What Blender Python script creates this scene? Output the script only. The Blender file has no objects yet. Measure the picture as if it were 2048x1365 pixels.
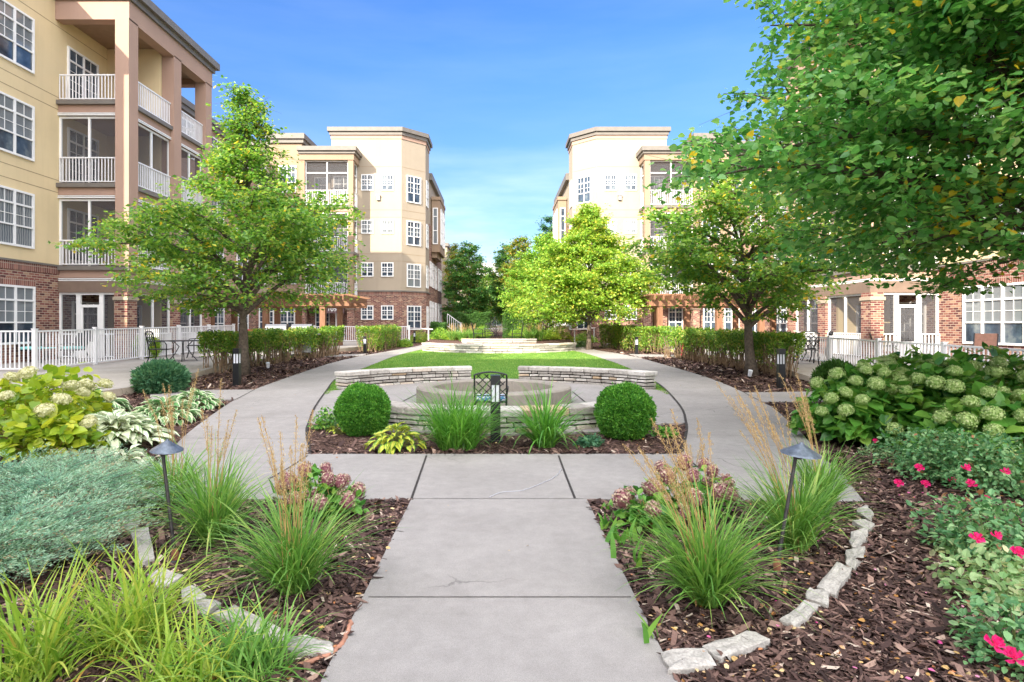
import bpy, math, random
import numpy as np
from mathutils import Vector
R = math.radians
random.seed(7); rng = np.random.default_rng(7)
scene = bpy.context.scene
COL = scene.collection

# ---------------- camera, sky, sun, exposure ----------------
FPX, CX, HY, CH = 1200.0, 998.0, 650.0, 1.6          # focal length in 2048-px units, axis, horizon, eye height
cam_d = bpy.data.cameras.new("camera"); cam = bpy.data.objects.new("camera", cam_d); COL.objects.link(cam)
cam_d.sensor_width = 36; cam_d.lens = 36 * FPX / 2048
cam_d.shift_x = (1024 - CX) / 2048; cam_d.shift_y = -(682.5 - HY) / 2048
cam.location = (0, 0, CH); cam.rotation_euler = (R(90), 0, 0)
cam_d.clip_start = 0.05; cam_d.clip_end = 3000
scene.camera = cam
SUN = Vector((0.54, 1.0, -0.59)).normalized()          # direction the light travels
sun_el = math.asin(-SUN.z)
sd = bpy.data.lights.new("sun", 'SUN'); so = bpy.data.objects.new("sun", sd); COL.objects.link(so)
sd.energy = 4.9; sd.angle = R(0.6); sd.color = (1.0, 0.90, 0.74)
so.rotation_euler = SUN.to_track_quat('-Z', 'Y').to_euler()
world = bpy.data.worlds.new("World"); scene.world = world; world.use_nodes = True
wn, wl = world.node_tree.nodes, world.node_tree.links
wn.clear()
wo = wn.new('ShaderNodeOutputWorld'); bg = wn.new('ShaderNodeBackground'); bg.inputs['Strength'].default_value = 0.15
sky = wn.new('ShaderNodeTexSky'); sky.sky_type = 'NISHITA'; sky.sun_disc = False
sky.sun_elevation = sun_el; sky.sun_rotation = math.pi + math.atan2(0.54, 1.0)
sky.air_density = 1.0; sky.dust_density = 0.35; sky.ozone_density = 1.6
tc = wn.new('ShaderNodeTexCoord'); sep = wn.new('ShaderNodeSeparateXYZ'); wl.new(tc.outputs['Generated'], sep.inputs[0])
mp = wn.new('ShaderNodeMapping'); mp.inputs['Scale'].default_value = (1.6, 1.6, 9); mp.inputs['Rotation'].default_value = (0, R(8), 0)
wl.new(tc.outputs['Generated'], mp.inputs[0])
nz = wn.new('ShaderNodeTexNoise'); nz.inputs['Scale'].default_value = 2.2; nz.inputs['Detail'].default_value = 9; nz.inputs['Roughness'].default_value = 0.55
wl.new(mp.outputs[0], nz.inputs['Vector'])
cr = wn.new('ShaderNodeValToRGB'); cr.color_ramp.elements[0].position = 0.36; cr.color_ramp.elements[1].position = 0.78
wl.new(nz.outputs['Fac'], cr.inputs[0])
mr = wn.new('ShaderNodeMapRange'); mr.inputs['From Min'].default_value = 0.03; mr.inputs['From Max'].default_value = 0.30
mr.inputs['To Min'].default_value = 1.0; mr.inputs['To Max'].default_value = 0.05
wl.new(sep.outputs['Z'], mr.inputs['Value'])
mu = wn.new('ShaderNodeMath'); mu.operation = 'MULTIPLY'; wl.new(cr.outputs[0], mu.inputs[0]); wl.new(mr.outputs[0], mu.inputs[1])
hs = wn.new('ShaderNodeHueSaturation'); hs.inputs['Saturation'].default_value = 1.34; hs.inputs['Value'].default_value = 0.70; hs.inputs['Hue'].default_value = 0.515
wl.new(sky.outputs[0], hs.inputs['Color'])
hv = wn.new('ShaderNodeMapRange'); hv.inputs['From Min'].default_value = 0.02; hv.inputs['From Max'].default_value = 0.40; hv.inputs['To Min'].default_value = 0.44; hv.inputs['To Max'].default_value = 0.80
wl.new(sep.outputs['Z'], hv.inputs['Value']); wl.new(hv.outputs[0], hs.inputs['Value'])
mx = wn.new('ShaderNodeMixRGB'); mx.inputs[2].default_value = (4.2, 4.7, 5.7, 1)
wl.new(mu.outputs[0], mx.inputs[0]); wl.new(hs.outputs[0], mx.inputs[1])
# bright broken cloud added out of view, overhead and behind, to fill the shade
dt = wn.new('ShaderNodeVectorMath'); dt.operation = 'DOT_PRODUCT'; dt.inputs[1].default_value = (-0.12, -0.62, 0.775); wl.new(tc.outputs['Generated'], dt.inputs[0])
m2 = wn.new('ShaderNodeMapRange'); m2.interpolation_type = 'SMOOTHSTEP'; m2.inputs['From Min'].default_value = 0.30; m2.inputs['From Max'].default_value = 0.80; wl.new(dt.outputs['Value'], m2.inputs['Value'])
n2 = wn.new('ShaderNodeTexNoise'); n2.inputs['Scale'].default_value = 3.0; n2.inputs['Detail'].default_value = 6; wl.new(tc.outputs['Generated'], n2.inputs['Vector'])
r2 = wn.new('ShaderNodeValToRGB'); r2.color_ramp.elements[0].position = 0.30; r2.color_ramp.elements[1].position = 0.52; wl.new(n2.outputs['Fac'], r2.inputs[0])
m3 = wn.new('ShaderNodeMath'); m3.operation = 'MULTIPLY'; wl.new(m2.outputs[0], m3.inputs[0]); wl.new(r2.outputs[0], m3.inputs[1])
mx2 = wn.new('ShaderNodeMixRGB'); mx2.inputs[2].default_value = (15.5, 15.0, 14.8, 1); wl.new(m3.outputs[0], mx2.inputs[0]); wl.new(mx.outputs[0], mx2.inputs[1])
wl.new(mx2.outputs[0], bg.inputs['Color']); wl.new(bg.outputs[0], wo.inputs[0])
scene.view_settings.view_transform = 'Standard'; scene.view_settings.look = 'None'
scene.view_settings.exposure = 1.28; scene.view_settings.gamma = 1.0
scene.render.resolution_x = 1024; scene.render.resolution_y = 682
scene.cycles.max_bounces = 8; scene.cycles.transparent_max_bounces = 12

# ---------------- placing ----------------
def T(y):                                              # the ground climbs gently away from the camera
    y = min(y, 60.0)
    return 0.0 if y < 7.3 else 0.0122 * (y - 7.3)
def G(px, py, off=0.0):                                # pixel of a ground point -> (x, y, z)
    z = off; y = 5
    for _ in range(12):
        y = FPX * (CH - z) / (py - HY); z = T(y) + off
    return ((px - CX) * y / FPX, y, z)
def XA(px, y): return (px - CX) * y / FPX
def ZA(py, y): return CH + (HY - py) / FPX * y

# ---------------- materials ----------------
class NT:
    def __init__(s, name):
        s.m = bpy.data.materials.new(name); s.m.use_nodes = True; s.t = s.m.node_tree; s.t.nodes.clear()
        s.out = s.n('ShaderNodeOutputMaterial'); s.b = s.n('ShaderNodeBsdfPrincipled'); s.l(s.b.outputs[0], s.out.inputs[0])
    def n(s, t, **kw):
        x = s.t.nodes.new(t)
        for k, v in kw.items(): setattr(x, k, v)
        return x
    def l(s, a, b): s.t.links.new(a, b)
    def noise(s, scale, detail=4, rough=0.55, vec=None, stretch=None):
        tc = s.n('ShaderNodeTexCoord'); v = tc.outputs[vec or 'Object']
        if stretch:
            m = s.n('ShaderNodeMapping'); m.inputs['Scale'].default_value = stretch; s.l(v, m.inputs[0]); v = m.outputs[0]
        x = s.n('ShaderNodeTexNoise'); x.inputs['Scale'].default_value = scale; x.inputs['Detail'].default_value = detail
        x.inputs['Roughness'].default_value = rough; s.l(v, x.inputs['Vector']); return x.outputs['Fac']
    def ramp(s, fac, stops):
        r = s.n('ShaderNodeValToRGB'); e = r.color_ramp.elements
        e[0].position, e[0].color = stops[0][0], (*stops[0][1], 1)
        e[1].position, e[1].color = stops[-1][0], (*stops[-1][1], 1)
        for p, c in stops[1:-1]:
            k = e.new(p); k.color = (*c, 1)
        s.l(fac, r.inputs[0]); return r.outputs[0]
    def mix(s, fac, a, b, mode='MIX'):
        x = s.n('ShaderNodeMixRGB', blend_type=mode)
        for i, v in zip((0, 1, 2), (fac, a, b)):
            if isinstance(v, (int, float)): x.inputs[i].default_value = v
            elif isinstance(v, tuple): x.inputs[i].default_value = (*v, 1)
            else: s.l(v, x.inputs[i])
        return x.outputs[0]
    def bump(s, h, strength=0.3, dist=0.01):
        b = s.n('ShaderNodeBump'); b.inputs['Strength'].default_value = strength; b.inputs['Distance'].default_value = dist
        s.l(h, b.inputs['Height']); s.l(b.outputs[0], s.b.inputs['Normal']); return b
    def set(s, col=None, rough=0.7, metal=0.0, spec=0.5):
        if col is not None:
            if isinstance(col, tuple): s.b.inputs['Base Color'].default_value = (*col, 1)
            else: s.l(col, s.b.inputs['Base Color'])
        s.b.inputs['Roughness'].default_value = rough; s.b.inputs['Metallic'].default_value = metal
        s.b.inputs['Specular IOR Level'].default_value = spec
        return s.m
def vary(name, c, scale=3, amt=0.18, rough=0.7, metal=0.0, spec=0.4, bump=0.0, bscale=60, fine=0.0):
    t = NT(name); a = tuple(v * (1 - amt) for v in c); b = tuple(min(1, v * (1 + amt)) for v in c)
    col = t.ramp(t.noise(scale, 6), [(0.3, a), (0.7, b)])
    if fine: col = t.mix(fine, col, t.ramp(t.noise(bscale * 2, 2), [(0.35, (0.25, 0.25, 0.25)), (0.65, (0.75, 0.75, 0.75))]), 'OVERLAY')
    if bump: t.bump(t.noise(bscale, 4), bump)
    return t.set(col, rough, metal, spec)
def leafmat(name, stops, trans=0.45, rough=0.45, spec=0.35, clump=1.2):
    t = NT(name); at = t.n('ShaderNodeAttribute', attribute_name='rnd')
    nn = t.noise(clump, 2)
    ad = t.n('ShaderNodeMath', operation='ADD'); mu = t.n('ShaderNodeMath', operation='MULTIPLY_ADD')
    mu.inputs[1].default_value = 0.9; mu.inputs[2].default_value = -0.45; t.l(nn, mu.inputs[0])
    t.l(at.outputs['Fac'], ad.inputs[0]); t.l(mu.outputs[0], ad.inputs[1])
    col = t.ramp(ad.outputs[0], stops)
    t.set(col, rough, 0, spec)
    tr = t.n('ShaderNodeBsdfTranslucent'); t.l(t.mix(1.0, col, (1.0, 1.0, 0.35), 'MULTIPLY'), tr.inputs[0])
    gm = t.mix(0.4, t.mix(1.0, col, (1.15, 1.1, 0.5), 'MULTIPLY'), col); t.l(gm, tr.inputs[0])
    ms = t.n('ShaderNodeMixShader'); ms.inputs[0].default_value = trans
    t.l(t.b.outputs[0], ms.inputs[1]); t.l(tr.outputs[0], ms.inputs[2]); t.l(ms.outputs[0], t.out.inputs[0])
    return t.m
def sheetmat(name, sheet_fn): pass
M = {}
# concrete with fine aggregate, blotches and faint stains
def concrete(name, c, c2, speck=0.5):
    t = NT(name)
    col = t.ramp(t.noise(0.9, 7, 0.6), [(0.3, c), (0.7, c2)])
    col = t.mix(0.35, col, t.ramp(t.noise(9, 8, 0.7), [(0.32, (0.36, 0.36, 0.36)), (0.68, (0.63, 0.63, 0.63))]), 'OVERLAY')
    col = t.mix(speck, col, t.ramp(t.noise(260, 2), [(0.36, (0.30, 0.29, 0.28)), (0.5, (0.5, 0.5, 0.5)), (0.68, (0.66, 0.66, 0.66))]), 'OVERLAY')
    st = t.ramp(t.noise(2.6, 8, 0.7), [(0.58, (0, 0, 0)), (0.75, (1, 1, 1))])
    f = t.n('ShaderNodeMath', operation='MULTIPLY'); f.inputs[1].default_value = 0.22; t.l(st, f.inputs[0])
    col = t.mix(f.outputs[0], col, tuple(v * 0.62 for v in c))
    vo = t.n('ShaderNodeTexVoronoi'); vo.inputs['Scale'].default_value = 55; tcx = t.n('ShaderNodeTexCoord'); t.l(tcx.outputs['Object'], vo.inputs['Vector'])
    pit = t.ramp(vo.outputs['Distance'], [(0.035, (1, 1, 1)), (0.06, (0, 0, 0))]); 
    col = t.mix(pit, col, (0.12, 0.11, 0.11))
    # hairline cracks: warped cell edges, kept only in a few places
    vw = t.n('ShaderNodeTexVoronoi', feature='DISTANCE_TO_EDGE'); vw.inputs['Scale'].default_value = 0.45; wp = t.n('ShaderNodeTexNoise'); wp.inputs['Scale'].default_value = 3.5; wp.inputs['Detail'].default_value = 6
    t.l(tcx.outputs['Object'], wp.inputs['Vector']); ws = t.n('ShaderNodeVectorMath', operation='MULTIPLY_ADD'); ws.inputs[1].default_value = (.35, .35, 0); t.l(wp.outputs['Color'], ws.inputs[0]); t.l(tcx.outputs['Object'], ws.inputs[2]); t.l(ws.outputs[0], vw.inputs['Vector'])
    ck = t.ramp(vw.outputs['Distance'], [(0.0012, (1, 1, 1)), (0.0035, (0, 0, 0))]); mk = t.ramp(t.noise(0.5, 2), [(0.54, (0, 0, 0)), (0.60, (0.7, 0.7, 0.7))]); ckm = t.mix(1.0, ck, mk, 'MULTIPLY')
    col = t.mix(ckm, col, (0.09, 0.085, 0.08))
    col = t.mix(t.ramp(t.noise(1.1, 9, 0.75), [(0.62, (0, 0, 0)), (0.74, (0.35, 0.35, 0.35))]), col, tuple(v * 0.55 for v in c))
    t.bump(t.noise(220, 3), 0.35, 0.004)
    return t.set(col, 0.85, 0, 0.25)
M['concrete'] = concrete('concrete', (0.255, 0.240, 0.228), (0.325, 0.307, 0.293))
M['patio'] = concrete('patio concrete', (0.29, 0.27, 0.25), (0.37, 0.345, 0.32), 0.3)
M['kerb'] = concrete('kerb concrete', (0.40, 0.33, 0.26), (0.52, 0.45, 0.36), 0.3)
M['pit'] = concrete('pit concrete', (0.23, 0.205, 0.18), (0.32, 0.29, 0.25), 0.35)
M['joint'] = vary('joint filler', (0.035, 0.03, 0.028), 30, 0.4, 0.9)
M['groove'] = vary('tooled joint', (0.13, 0.12, 0.11), 20, 0.4, 0.9)
# mulch bed under the chips
t = NT('mulch soil'); c = t.ramp(t.noise(30, 8, 0.75), [(0.35, (0.02, 0.012, 0.011)), (0.5, (0.085, 0.050, 0.042)), (0.60, (0.30, 0.19, 0.15))])
t.bump(t.noise(60, 8, 0.7), 1.0, 0.03); M['mulch'] = t.set(c, 0.95, 0, 0.1)
t = NT('bark chips'); at = t.n('ShaderNodeAttribute', attribute_name='rnd')
c = t.ramp(at.outputs['Fac'], [(0.0, (0.018, 0.010, 0.009)), (0.35, (0.065, 0.037, 0.032)), (0.7, (0.18, 0.108, 0.088)), (0.93, (0.37, 0.25, 0.195)), (1.0, (0.52, 0.42, 0.34))])
c = t.mix(0.5, c, t.ramp(t.noise(90, 3, 0.6, None, (1, 1, 1)), [(0.3, (0.3, 0.3, 0.3)), (0.7, (0.7, 0.7, 0.7))]), 'OVERLAY')
M['chips'] = t.set(c, 0.8, 0, 0.25)
t = NT('fallen leaves'); at = t.n('ShaderNodeAttribute', attribute_name='rnd')
c = t.ramp(at.outputs['Fac'], [(0.0, (0.30, 0.11, 0.03)), (0.4, (0.45, 0.27, 0.08)), (0.7, (0.60, 0.48, 0.26)), (1.0, (0.42, 0.16, 0.07))])
M['litter'] = t.set(c, 0.7, 0, 0.3)
t = NT('lawn soil'); c = t.ramp(t.noise(3, 8, 0.7), [(0.3, (0.07, 0.17, 0.028)), (0.7, (0.12, 0.26, 0.045))]); t.bump(t.noise(90, 5), 0.8, 0.02)
M['lawn'] = t.set(c, 0.9, 0, 0.1)
M['grassblade'] = leafmat('lawn blades', [(0.0, (0.08, 0.22, 0.03)), (0.5, (0.17, 0.35, 0.05)), (1.0, (0.46, 0.54, 0.15))], 0.4, 0.5, 0.3, 1.7)
# stucco and brick
def stucco(name, c):
    t = NT(name); col = t.ramp(t.noise(0.5, 7, 0.6), [(0.3, tuple(v * 0.93 for v in c)), (0.7, tuple(min(1, v * 1.05) for v in c))])
    s = t.ramp(t.noise(1.2, 6, 0.6, None, (3, 3, 0.25)), [(0.5, (0, 0, 0)), (0.8, (1, 1, 1))])
    f = t.n('ShaderNodeMath', operation='MULTIPLY'); f.inputs[1].default_value = 0.16; t.l(s, f.inputs[0])
    col = t.mix(f.outputs[0], col, tuple(v * 0.6 for v in c))
    t.bump(t.noise(90, 5, 0.6), 0.35, 0.01); return t.set(col, 0.9, 0, 0.2)
M['cream'] = stucco('cream stucco', (0.70, 0.565, 0.345))
M['pale'] = stucco('pale stucco', (0.375, 0.315, 0.245))
M['tan'] = stucco('tan stucco', (0.31, 0.225, 0.16))
M['rosebrown'] = stucco('rose brown stucco', (0.41, 0.275, 0.215))
M['brownband'] = vary('brown trim', (0.19, 0.135, 0.105), 4, 0.1, 0.6)
M['cornice'] = vary('grey brown cornice', (0.165, 0.148, 0.132), 3, 0.1, 0.6)
M['scorelines'] = vary('score lines', (0.30, 0.22, 0.14), 4, 0.1, 0.9)
M['ceiling'] = vary('porch ceiling', (0.30, 0.20, 0.14), 4, 0.1, 0.7)
t = NT('brick'); uv = t.n('ShaderNodeUVMap'); br = t.n('ShaderNodeTexBrick')
br.inputs['Scale'].default_value = 1.0; br.inputs['Brick Width'].default_value = 0.24; br.inputs['Row Height'].default_value = 0.085
br.inputs['Mortar Size'].default_value = 0.011; br.inputs['Mortar Smooth'].default_value = 0.2; br.inputs['Bias'].default_value = 0.0
br.inputs['Color1'].default_value = (0, 0, 0, 1); br.inputs['Color2'].default_value = (1, 1, 1, 1); br.inputs['Mortar'].default_value = (0.5, 0.5, 0.5, 1)
t.l(uv.outputs[0], br.inputs['Vector'])
bc = t.ramp(br.outputs['Color'], [(0.0, (0.085, 0.032, 0.034)), (0.3, (0.15, 0.050, 0.048)), (0.6, (0.22, 0.080, 0.066)), (0.85, (0.31, 0.17, 0.12)), (1.0, (0.40, 0.27, 0.18))])
bc = t.mix(0.4, bc, t.ramp(t.noise(30, 4), [(0.3, (0.35, 0.35, 0.35)), (0.7, (0.65, 0.65, 0.65))]), 'OVERLAY')
col = t.mix(br.outputs['Fac'], bc, (0.40, 0.32, 0.25)); inv = t.n('ShaderNodeMath', operation='SUBTRACT'); inv.inputs[0].default_value = 1; t.l(br.outputs['Fac'], inv.inputs[1])
t.bump(inv.outputs[0], 0.6, 0.01); M['brick'] = t.set(col, 0.9, 0, 0.2)
t = NT('soldier brick'); uv = t.n('ShaderNodeUVMap'); br = t.n('ShaderNodeTexBrick')
br.offset = 0; br.inputs['Scale'].default_value = 1.0; br.inputs['Brick Width'].default_value = 0.085; br.inputs['Row Height'].default_value = 0.26
br.inputs['Mortar Size'].default_value = 0.011; br.inputs['Color1'].default_value = (0.12, 0.04, 0.036, 1); br.inputs['Color2'].default_value = (0.27, 0.11, 0.085, 1)
br.inputs['Mortar'].default_value = (0.38, 0.30, 0.24, 1); t.l(uv.outputs[0], br.inputs['Vector']); M['soldier'] = t.set(br.outputs['Color'], 0.9, 0, 0.2)
M['white'] = vary('white vinyl', (0.82, 0.82, 0.82), 6, 0.03, 0.4, 0, 0.5)
M['railing'] = vary('white railing paint', (0.80, 0.80, 0.82), 6, 0.03, 0.35, 0, 0.5)
# glazing: dark glass; glass with pale curtains or blinds close behind it
def glazing(name, kind):
    t = NT(name)
    if kind == 'dark': col = t.ramp(t.noise(1.4, 4, 0.6), [(0.35, (0.02, 0.03, 0.045)), (0.55, (0.06, 0.085, 0.12)), (0.7, (0.16, 0.19, 0.20))])
    else:
        uv = t.n('ShaderNodeUVMap'); w = t.n('ShaderNodeTexWave', bands_direction='Y' if kind == 'blind' else 'X'); w.inputs['Scale'].default_value = 9 if kind == 'blind' else 3.2
        w.inputs['Distortion'].default_value = 0.2 if kind == 'blind' else 2.5; t.l(uv.outputs[0], w.inputs['Vector'])
        col = t.ramp(w.outputs['Fac'], [(0.1, (0.09, 0.11, 0.13)), (0.8, (0.25, 0.27, 0.28))])
    t.set(col, 0.07, 0, 0.6); return t.m
for k in ('dark', 'blind', 'curtain'): M['glass_' + k] = glazing(k + ' window glass', k)
t = NT('insect screen'); t.set((0.10, 0.10, 0.11), 0.8, 0, 0.2); tr = t.n('ShaderNodeBsdfTransparent'); ms = t.n('ShaderNodeMixShader'); ms.inputs[0].default_value = 0.50
t.l(t.b.outputs[0], ms.inputs[1]); t.l(tr.outputs[0], ms.inputs[2]); t.l(ms.outputs[0], t.out.inputs[0]); M['screen'] = t.m
t = NT('cedar'); c = t.ramp(t.noise(6, 6, 0.6, None, (3, 3, 0.5)), [(0.3, (0.17, 0.085, 0.048)), (0.7, (0.27, 0.14, 0.085))]); M['cedar'] = t.set(c, 0.7, 0, 0.3)
M['black'] = vary('black metal', (0.016, 0.017, 0.02), 9, 0.3, 0.35, 0.3, 0.5)
M['lens'] = vary('frosted lens', (0.72, 0.74, 0.80), 9, 0.03, 0.3)
M['steel'] = vary('grill steel', (0.30, 0.30, 0.30), 5, 0.15, 0.38, 0.8)
M['pewter'] = vary('weathered lamp hat', (0.11, 0.135, 0.17), 30, 0.4, 0.45, 0.5, 0.5, 0.2, 60)
M['bronze'] = vary('weathered bronze', (0.055, 0.05, 0.05), 20, 0.5, 0.5, 0.5)
M['rust'] = vary('rusty sleeve', (0.22, 0.09, 0.05), 30, 0.4, 0.8)
M['orangebrown'] = vary('brown conduit', (0.42, 0.20, 0.13), 12, 0.25, 0.6)
t = NT('limestone'); at = t.n('ShaderNodeAttribute', attribute_name='rnd')
c = t.ramp(at.outputs['Fac'], [(0.0, (0.34, 0.31, 0.28)), (0.5, (0.52, 0.49, 0.45)), (0.85, (0.66, 0.63, 0.59)), (1.0, (0.52, 0.38, 0.24))])
c = t.mix(0.65, c, t.ramp(t.noise(16, 8, 0.7), [(0.3, (0.27, 0.27, 0.27)), (0.7, (0.66, 0.66, 0.66))]), 'OVERLAY')
c = t.mix(t.ramp(t.noise(5, 8, 0.75), [(0.60, (0, 0, 0)), (0.72, (0.8, 0.8, 0.8))]), c, (0.10, 0.085, 0.05))
t.bump(t.noise(32, 8, 0.7), 0.9, 0.02); M['stone'] = t.set(c, 0.9, 0, 0.2)
M['slabstone'] = vary('pale edging limestone', (0.38, 0.36, 0.33), 9, 0.3, 0.9, 0, 0.2, 0.6, 40, 0.35)
M['stonegap'] = vary('stone wall core', (0.018, 0.015, 0.012), 8, 0.3, 0.95)
M['bark'] = vary('grey brown bark', (0.12, 0.095, 0.075), 14, 0.4, 0.9, 0, 0.2, 0.9, 30)
M['twig'] = vary('pale twigs', (0.23, 0.16, 0.10), 14, 0.35, 0.9, 0, 0.2)
M['stem'] = vary('green stems', (0.20, 0.22, 0.07), 14, 0.3, 0.7)
M['redstem'] = vary('straw stems', (0.42, 0.26, 0.10), 14, 0.3, 0.8)
# foliage
M['f_linden'] = leafmat('linden leaves', [(0.0, (0.08, 0.23, 0.035)), (0.45, (0.17, 0.37, 0.055)), (0.8, (0.31, 0.48, 0.08)), (0.99, (0.50, 0.60, 0.10)), (1.0, (0.76, 0.56, 0.05))], 0.52, 0.35, 0.5)
M['f_nearlinden'] = leafmat('near linden leaves', [(0.0, (0.075, 0.27, 0.06)), (0.45, (0.17, 0.46, 0.11)), (0.8, (0.30, 0.58, 0.19)), (0.995, (0.50, 0.68, 0.18)), (1.0, (0.80, 0.58, 0.04))], 0.52, 0.30, 0.55, 0.9)
M['f_green'] = leafmat('green tree leaves', [(0.0, (0.10, 0.26, 0.03)), (0.45, (0.20, 0.42, 0.045)), (0.8, (0.34, 0.52, 0.07)), (1.0, (0.44, 0.46, 0.06))], 0.45, 0.4, 0.4)
M['f_lime'] = leafmat('yellow green tree leaves', [(0.0, (0.13, 0.30, 0.03)), (0.5, (0.27, 0.46, 0.05)), (0.85, (0.44, 0.57, 0.08)), (1.0, (0.58, 0.52, 0.07))], 0.45, 0.4, 0.4)
M['f_dark'] = leafmat('dark maple leaves', [(0.0, (0.06, 0.20, 0.05)), (0.5, (0.13, 0.35, 0.075)), (0.85, (0.24, 0.46, 0.10)), (1.0, (0.36, 0.26, 0.05))], 0.35, 0.5, 0.3)
M['f_fall'] = leafmat('turning leaves', [(0.0, (0.08, 0.18, 0.025)), (0.5, (0.18, 0.30, 0.04)), (0.8, (0.40, 0.36, 0.05)), (1.0, (0.50, 0.25, 0.06))], 0.4, 0.5, 0.3)
M['f_blue'] = leafmat('blue green leaves', [(0.0, (0.04, 0.15, 0.08)), (1.0, (0.13, 0.30, 0.16))], 0.35, 0.5, 0.3)
M['f_hedge'] = leafmat('hedge leaves', [(0.0, (0.07, 0.18, 0.022)), (0.5, (0.18, 0.36, 0.04)), (0.85, (0.34, 0.48, 0.07)), (1.0, (0.52, 0.40, 0.09))], 0.38, 0.4, 0.4, 1.6)
M['f_darkhedge'] = leafmat('dark hedge leaves', [(0.0, (0.03, 0.09, 0.018)), (1.0, (0.08, 0.19, 0.03))], 0.3, 0.5, 0.3)
M['f_thuja'] = leafmat('globe arborvitae sprays', [(0.0, (0.035, 0.15, 0.018)), (0.5, (0.08, 0.29, 0.03)), (1.0, (0.20, 0.46, 0.06))], 0.3, 0.5, 0.3, 9)
M['f_thuja2'] = leafmat('blue conifer sprays', [(0.0, (0.035, 0.12, 0.055)), (0.5, (0.07, 0.20, 0.10)), (1.0, (0.15, 0.30, 0.14))], 0.3, 0.5, 0.3, 4)
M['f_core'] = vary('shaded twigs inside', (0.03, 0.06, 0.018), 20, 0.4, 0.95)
M['f_juniper'] = leafmat('blue juniper sprays', [(0.0, (0.05, 0.15, 0.10)), (0.5, (0.20, 0.40, 0.27)), (0.985, (0.44, 0.62, 0.44)), (1.0, (0.40, 0.28, 0.17))], 0.3, 0.6, 0.3, 3)
M['f_grass'] = leafmat('reed grass blades', [(0.0, (0.08, 0.22, 0.04)), (0.5, (0.20, 0.42, 0.08)), (0.85, (0.40, 0.56, 0.14)), (1.0, (0.66, 0.60, 0.22))], 0.4, 0.4, 0.4, 1.5)
M['f_lily'] = leafmat('daylily leaves', [(0.0, (0.06, 0.22, 0.03)), (0.6, (0.17, 0.43, 0.06)), (1.0, (0.34, 0.58, 0.11))], 0.4, 0.35, 0.5, 2)
M['f_yellowgrass'] = leafmat('yellowing daylily leaves', [(0.0, (0.15, 0.33, 0.035)), (0.5, (0.34, 0.50, 0.06)), (0.8, (0.58, 0.62, 0.12)), (0.93, (0.62, 0.36, 0.08)), (1.0, (0.66, 0.58, 0.34))], 0.4, 0.4, 0.4, 2)
M['plume'] = leafmat('dry plumes', [(0.0, (0.46, 0.30, 0.13)), (1.0, (0.70, 0.54, 0.30))], 0.3, 0.8, 0.2)
M['f_hydr'] = leafmat('hydrangea leaves', [(0.0, (0.05, 0.19, 0.03)), (0.6, (0.15, 0.39, 0.06)), (1.0, (0.34, 0.54, 0.10))], 0.4, 0.35, 0.45, 1.5)
M['f_hydrl'] = leafmat('yellow green hydrangea leaves', [(0.0, (0.16, 0.30, 0.025)), (0.6, (0.38, 0.50, 0.035)), (1.0, (0.60, 0.62, 0.06))], 0.45, 0.35, 0.45, 1.5)
M['f_bloom'] = leafmat('green hydrangea florets', [(0.0, (0.30, 0.46, 0.13)), (0.6, (0.52, 0.66, 0.27)), (1.0, (0.70, 0.76, 0.42))], 0.3, 0.6, 0.3, 6)
M['f_cream'] = leafmat('cream hydrangea florets', [(0.0, (0.55, 0.55, 0.28)), (1.0, (0.80, 0.78, 0.55))], 0.3, 0.6, 0.3, 6)
M['f_pinkbloom'] = leafmat('faded pink florets', [(0.0, (0.28, 0.10, 0.13)), (0.35, (0.42, 0.22, 0.22)), (0.7, (0.54, 0.40, 0.32)), (1.0, (0.74, 0.64, 0.46))], 0.3, 0.6, 0.3, 9)
M['f_rose'] = leafmat('rose leaves', [(0.0, (0.06, 0.19, 0.07)), (0.6, (0.17, 0.38, 0.15)), (0.97, (0.38, 0.56, 0.27)), (1.0, (0.42, 0.18, 0.10))], 0.35, 0.4, 0.5, 2)
M['f_paleshoot'] = leafmat('pale shoots', [(0.0, (0.20, 0.38, 0.14)), (0.7, (0.40, 0.54, 0.26)), (1.0, (0.60, 0.60, 0.36))], 0.4, 0.5, 0.4, 2)
M['f_silver'] = leafmat('silvery catmint leaves', [(0.0, (0.12, 0.24, 0.11)), (0.6, (0.28, 0.44, 0.22)), (1.0, (0.52, 0.54, 0.28))], 0.35, 0.6, 0.3, 2)
M['petal'] = leafmat('hot pink petals', [(0.0, (0.80, 0.012, 0.20)), (1.0, (0.95, 0.08, 0.36))], 0.35, 0.5, 0.3, 9)
M['fallenpetal'] = leafmat('fallen petals', [(0.0, (0.60, 0.04, 0.25)), (1.0, (0.75, 0.35, 0.50))], 0.2, 0.5, 0.3, 9)
M['pistil'] = vary('flower centre', (0.70, 0.48, 0.10), 20, 0.2)
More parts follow.
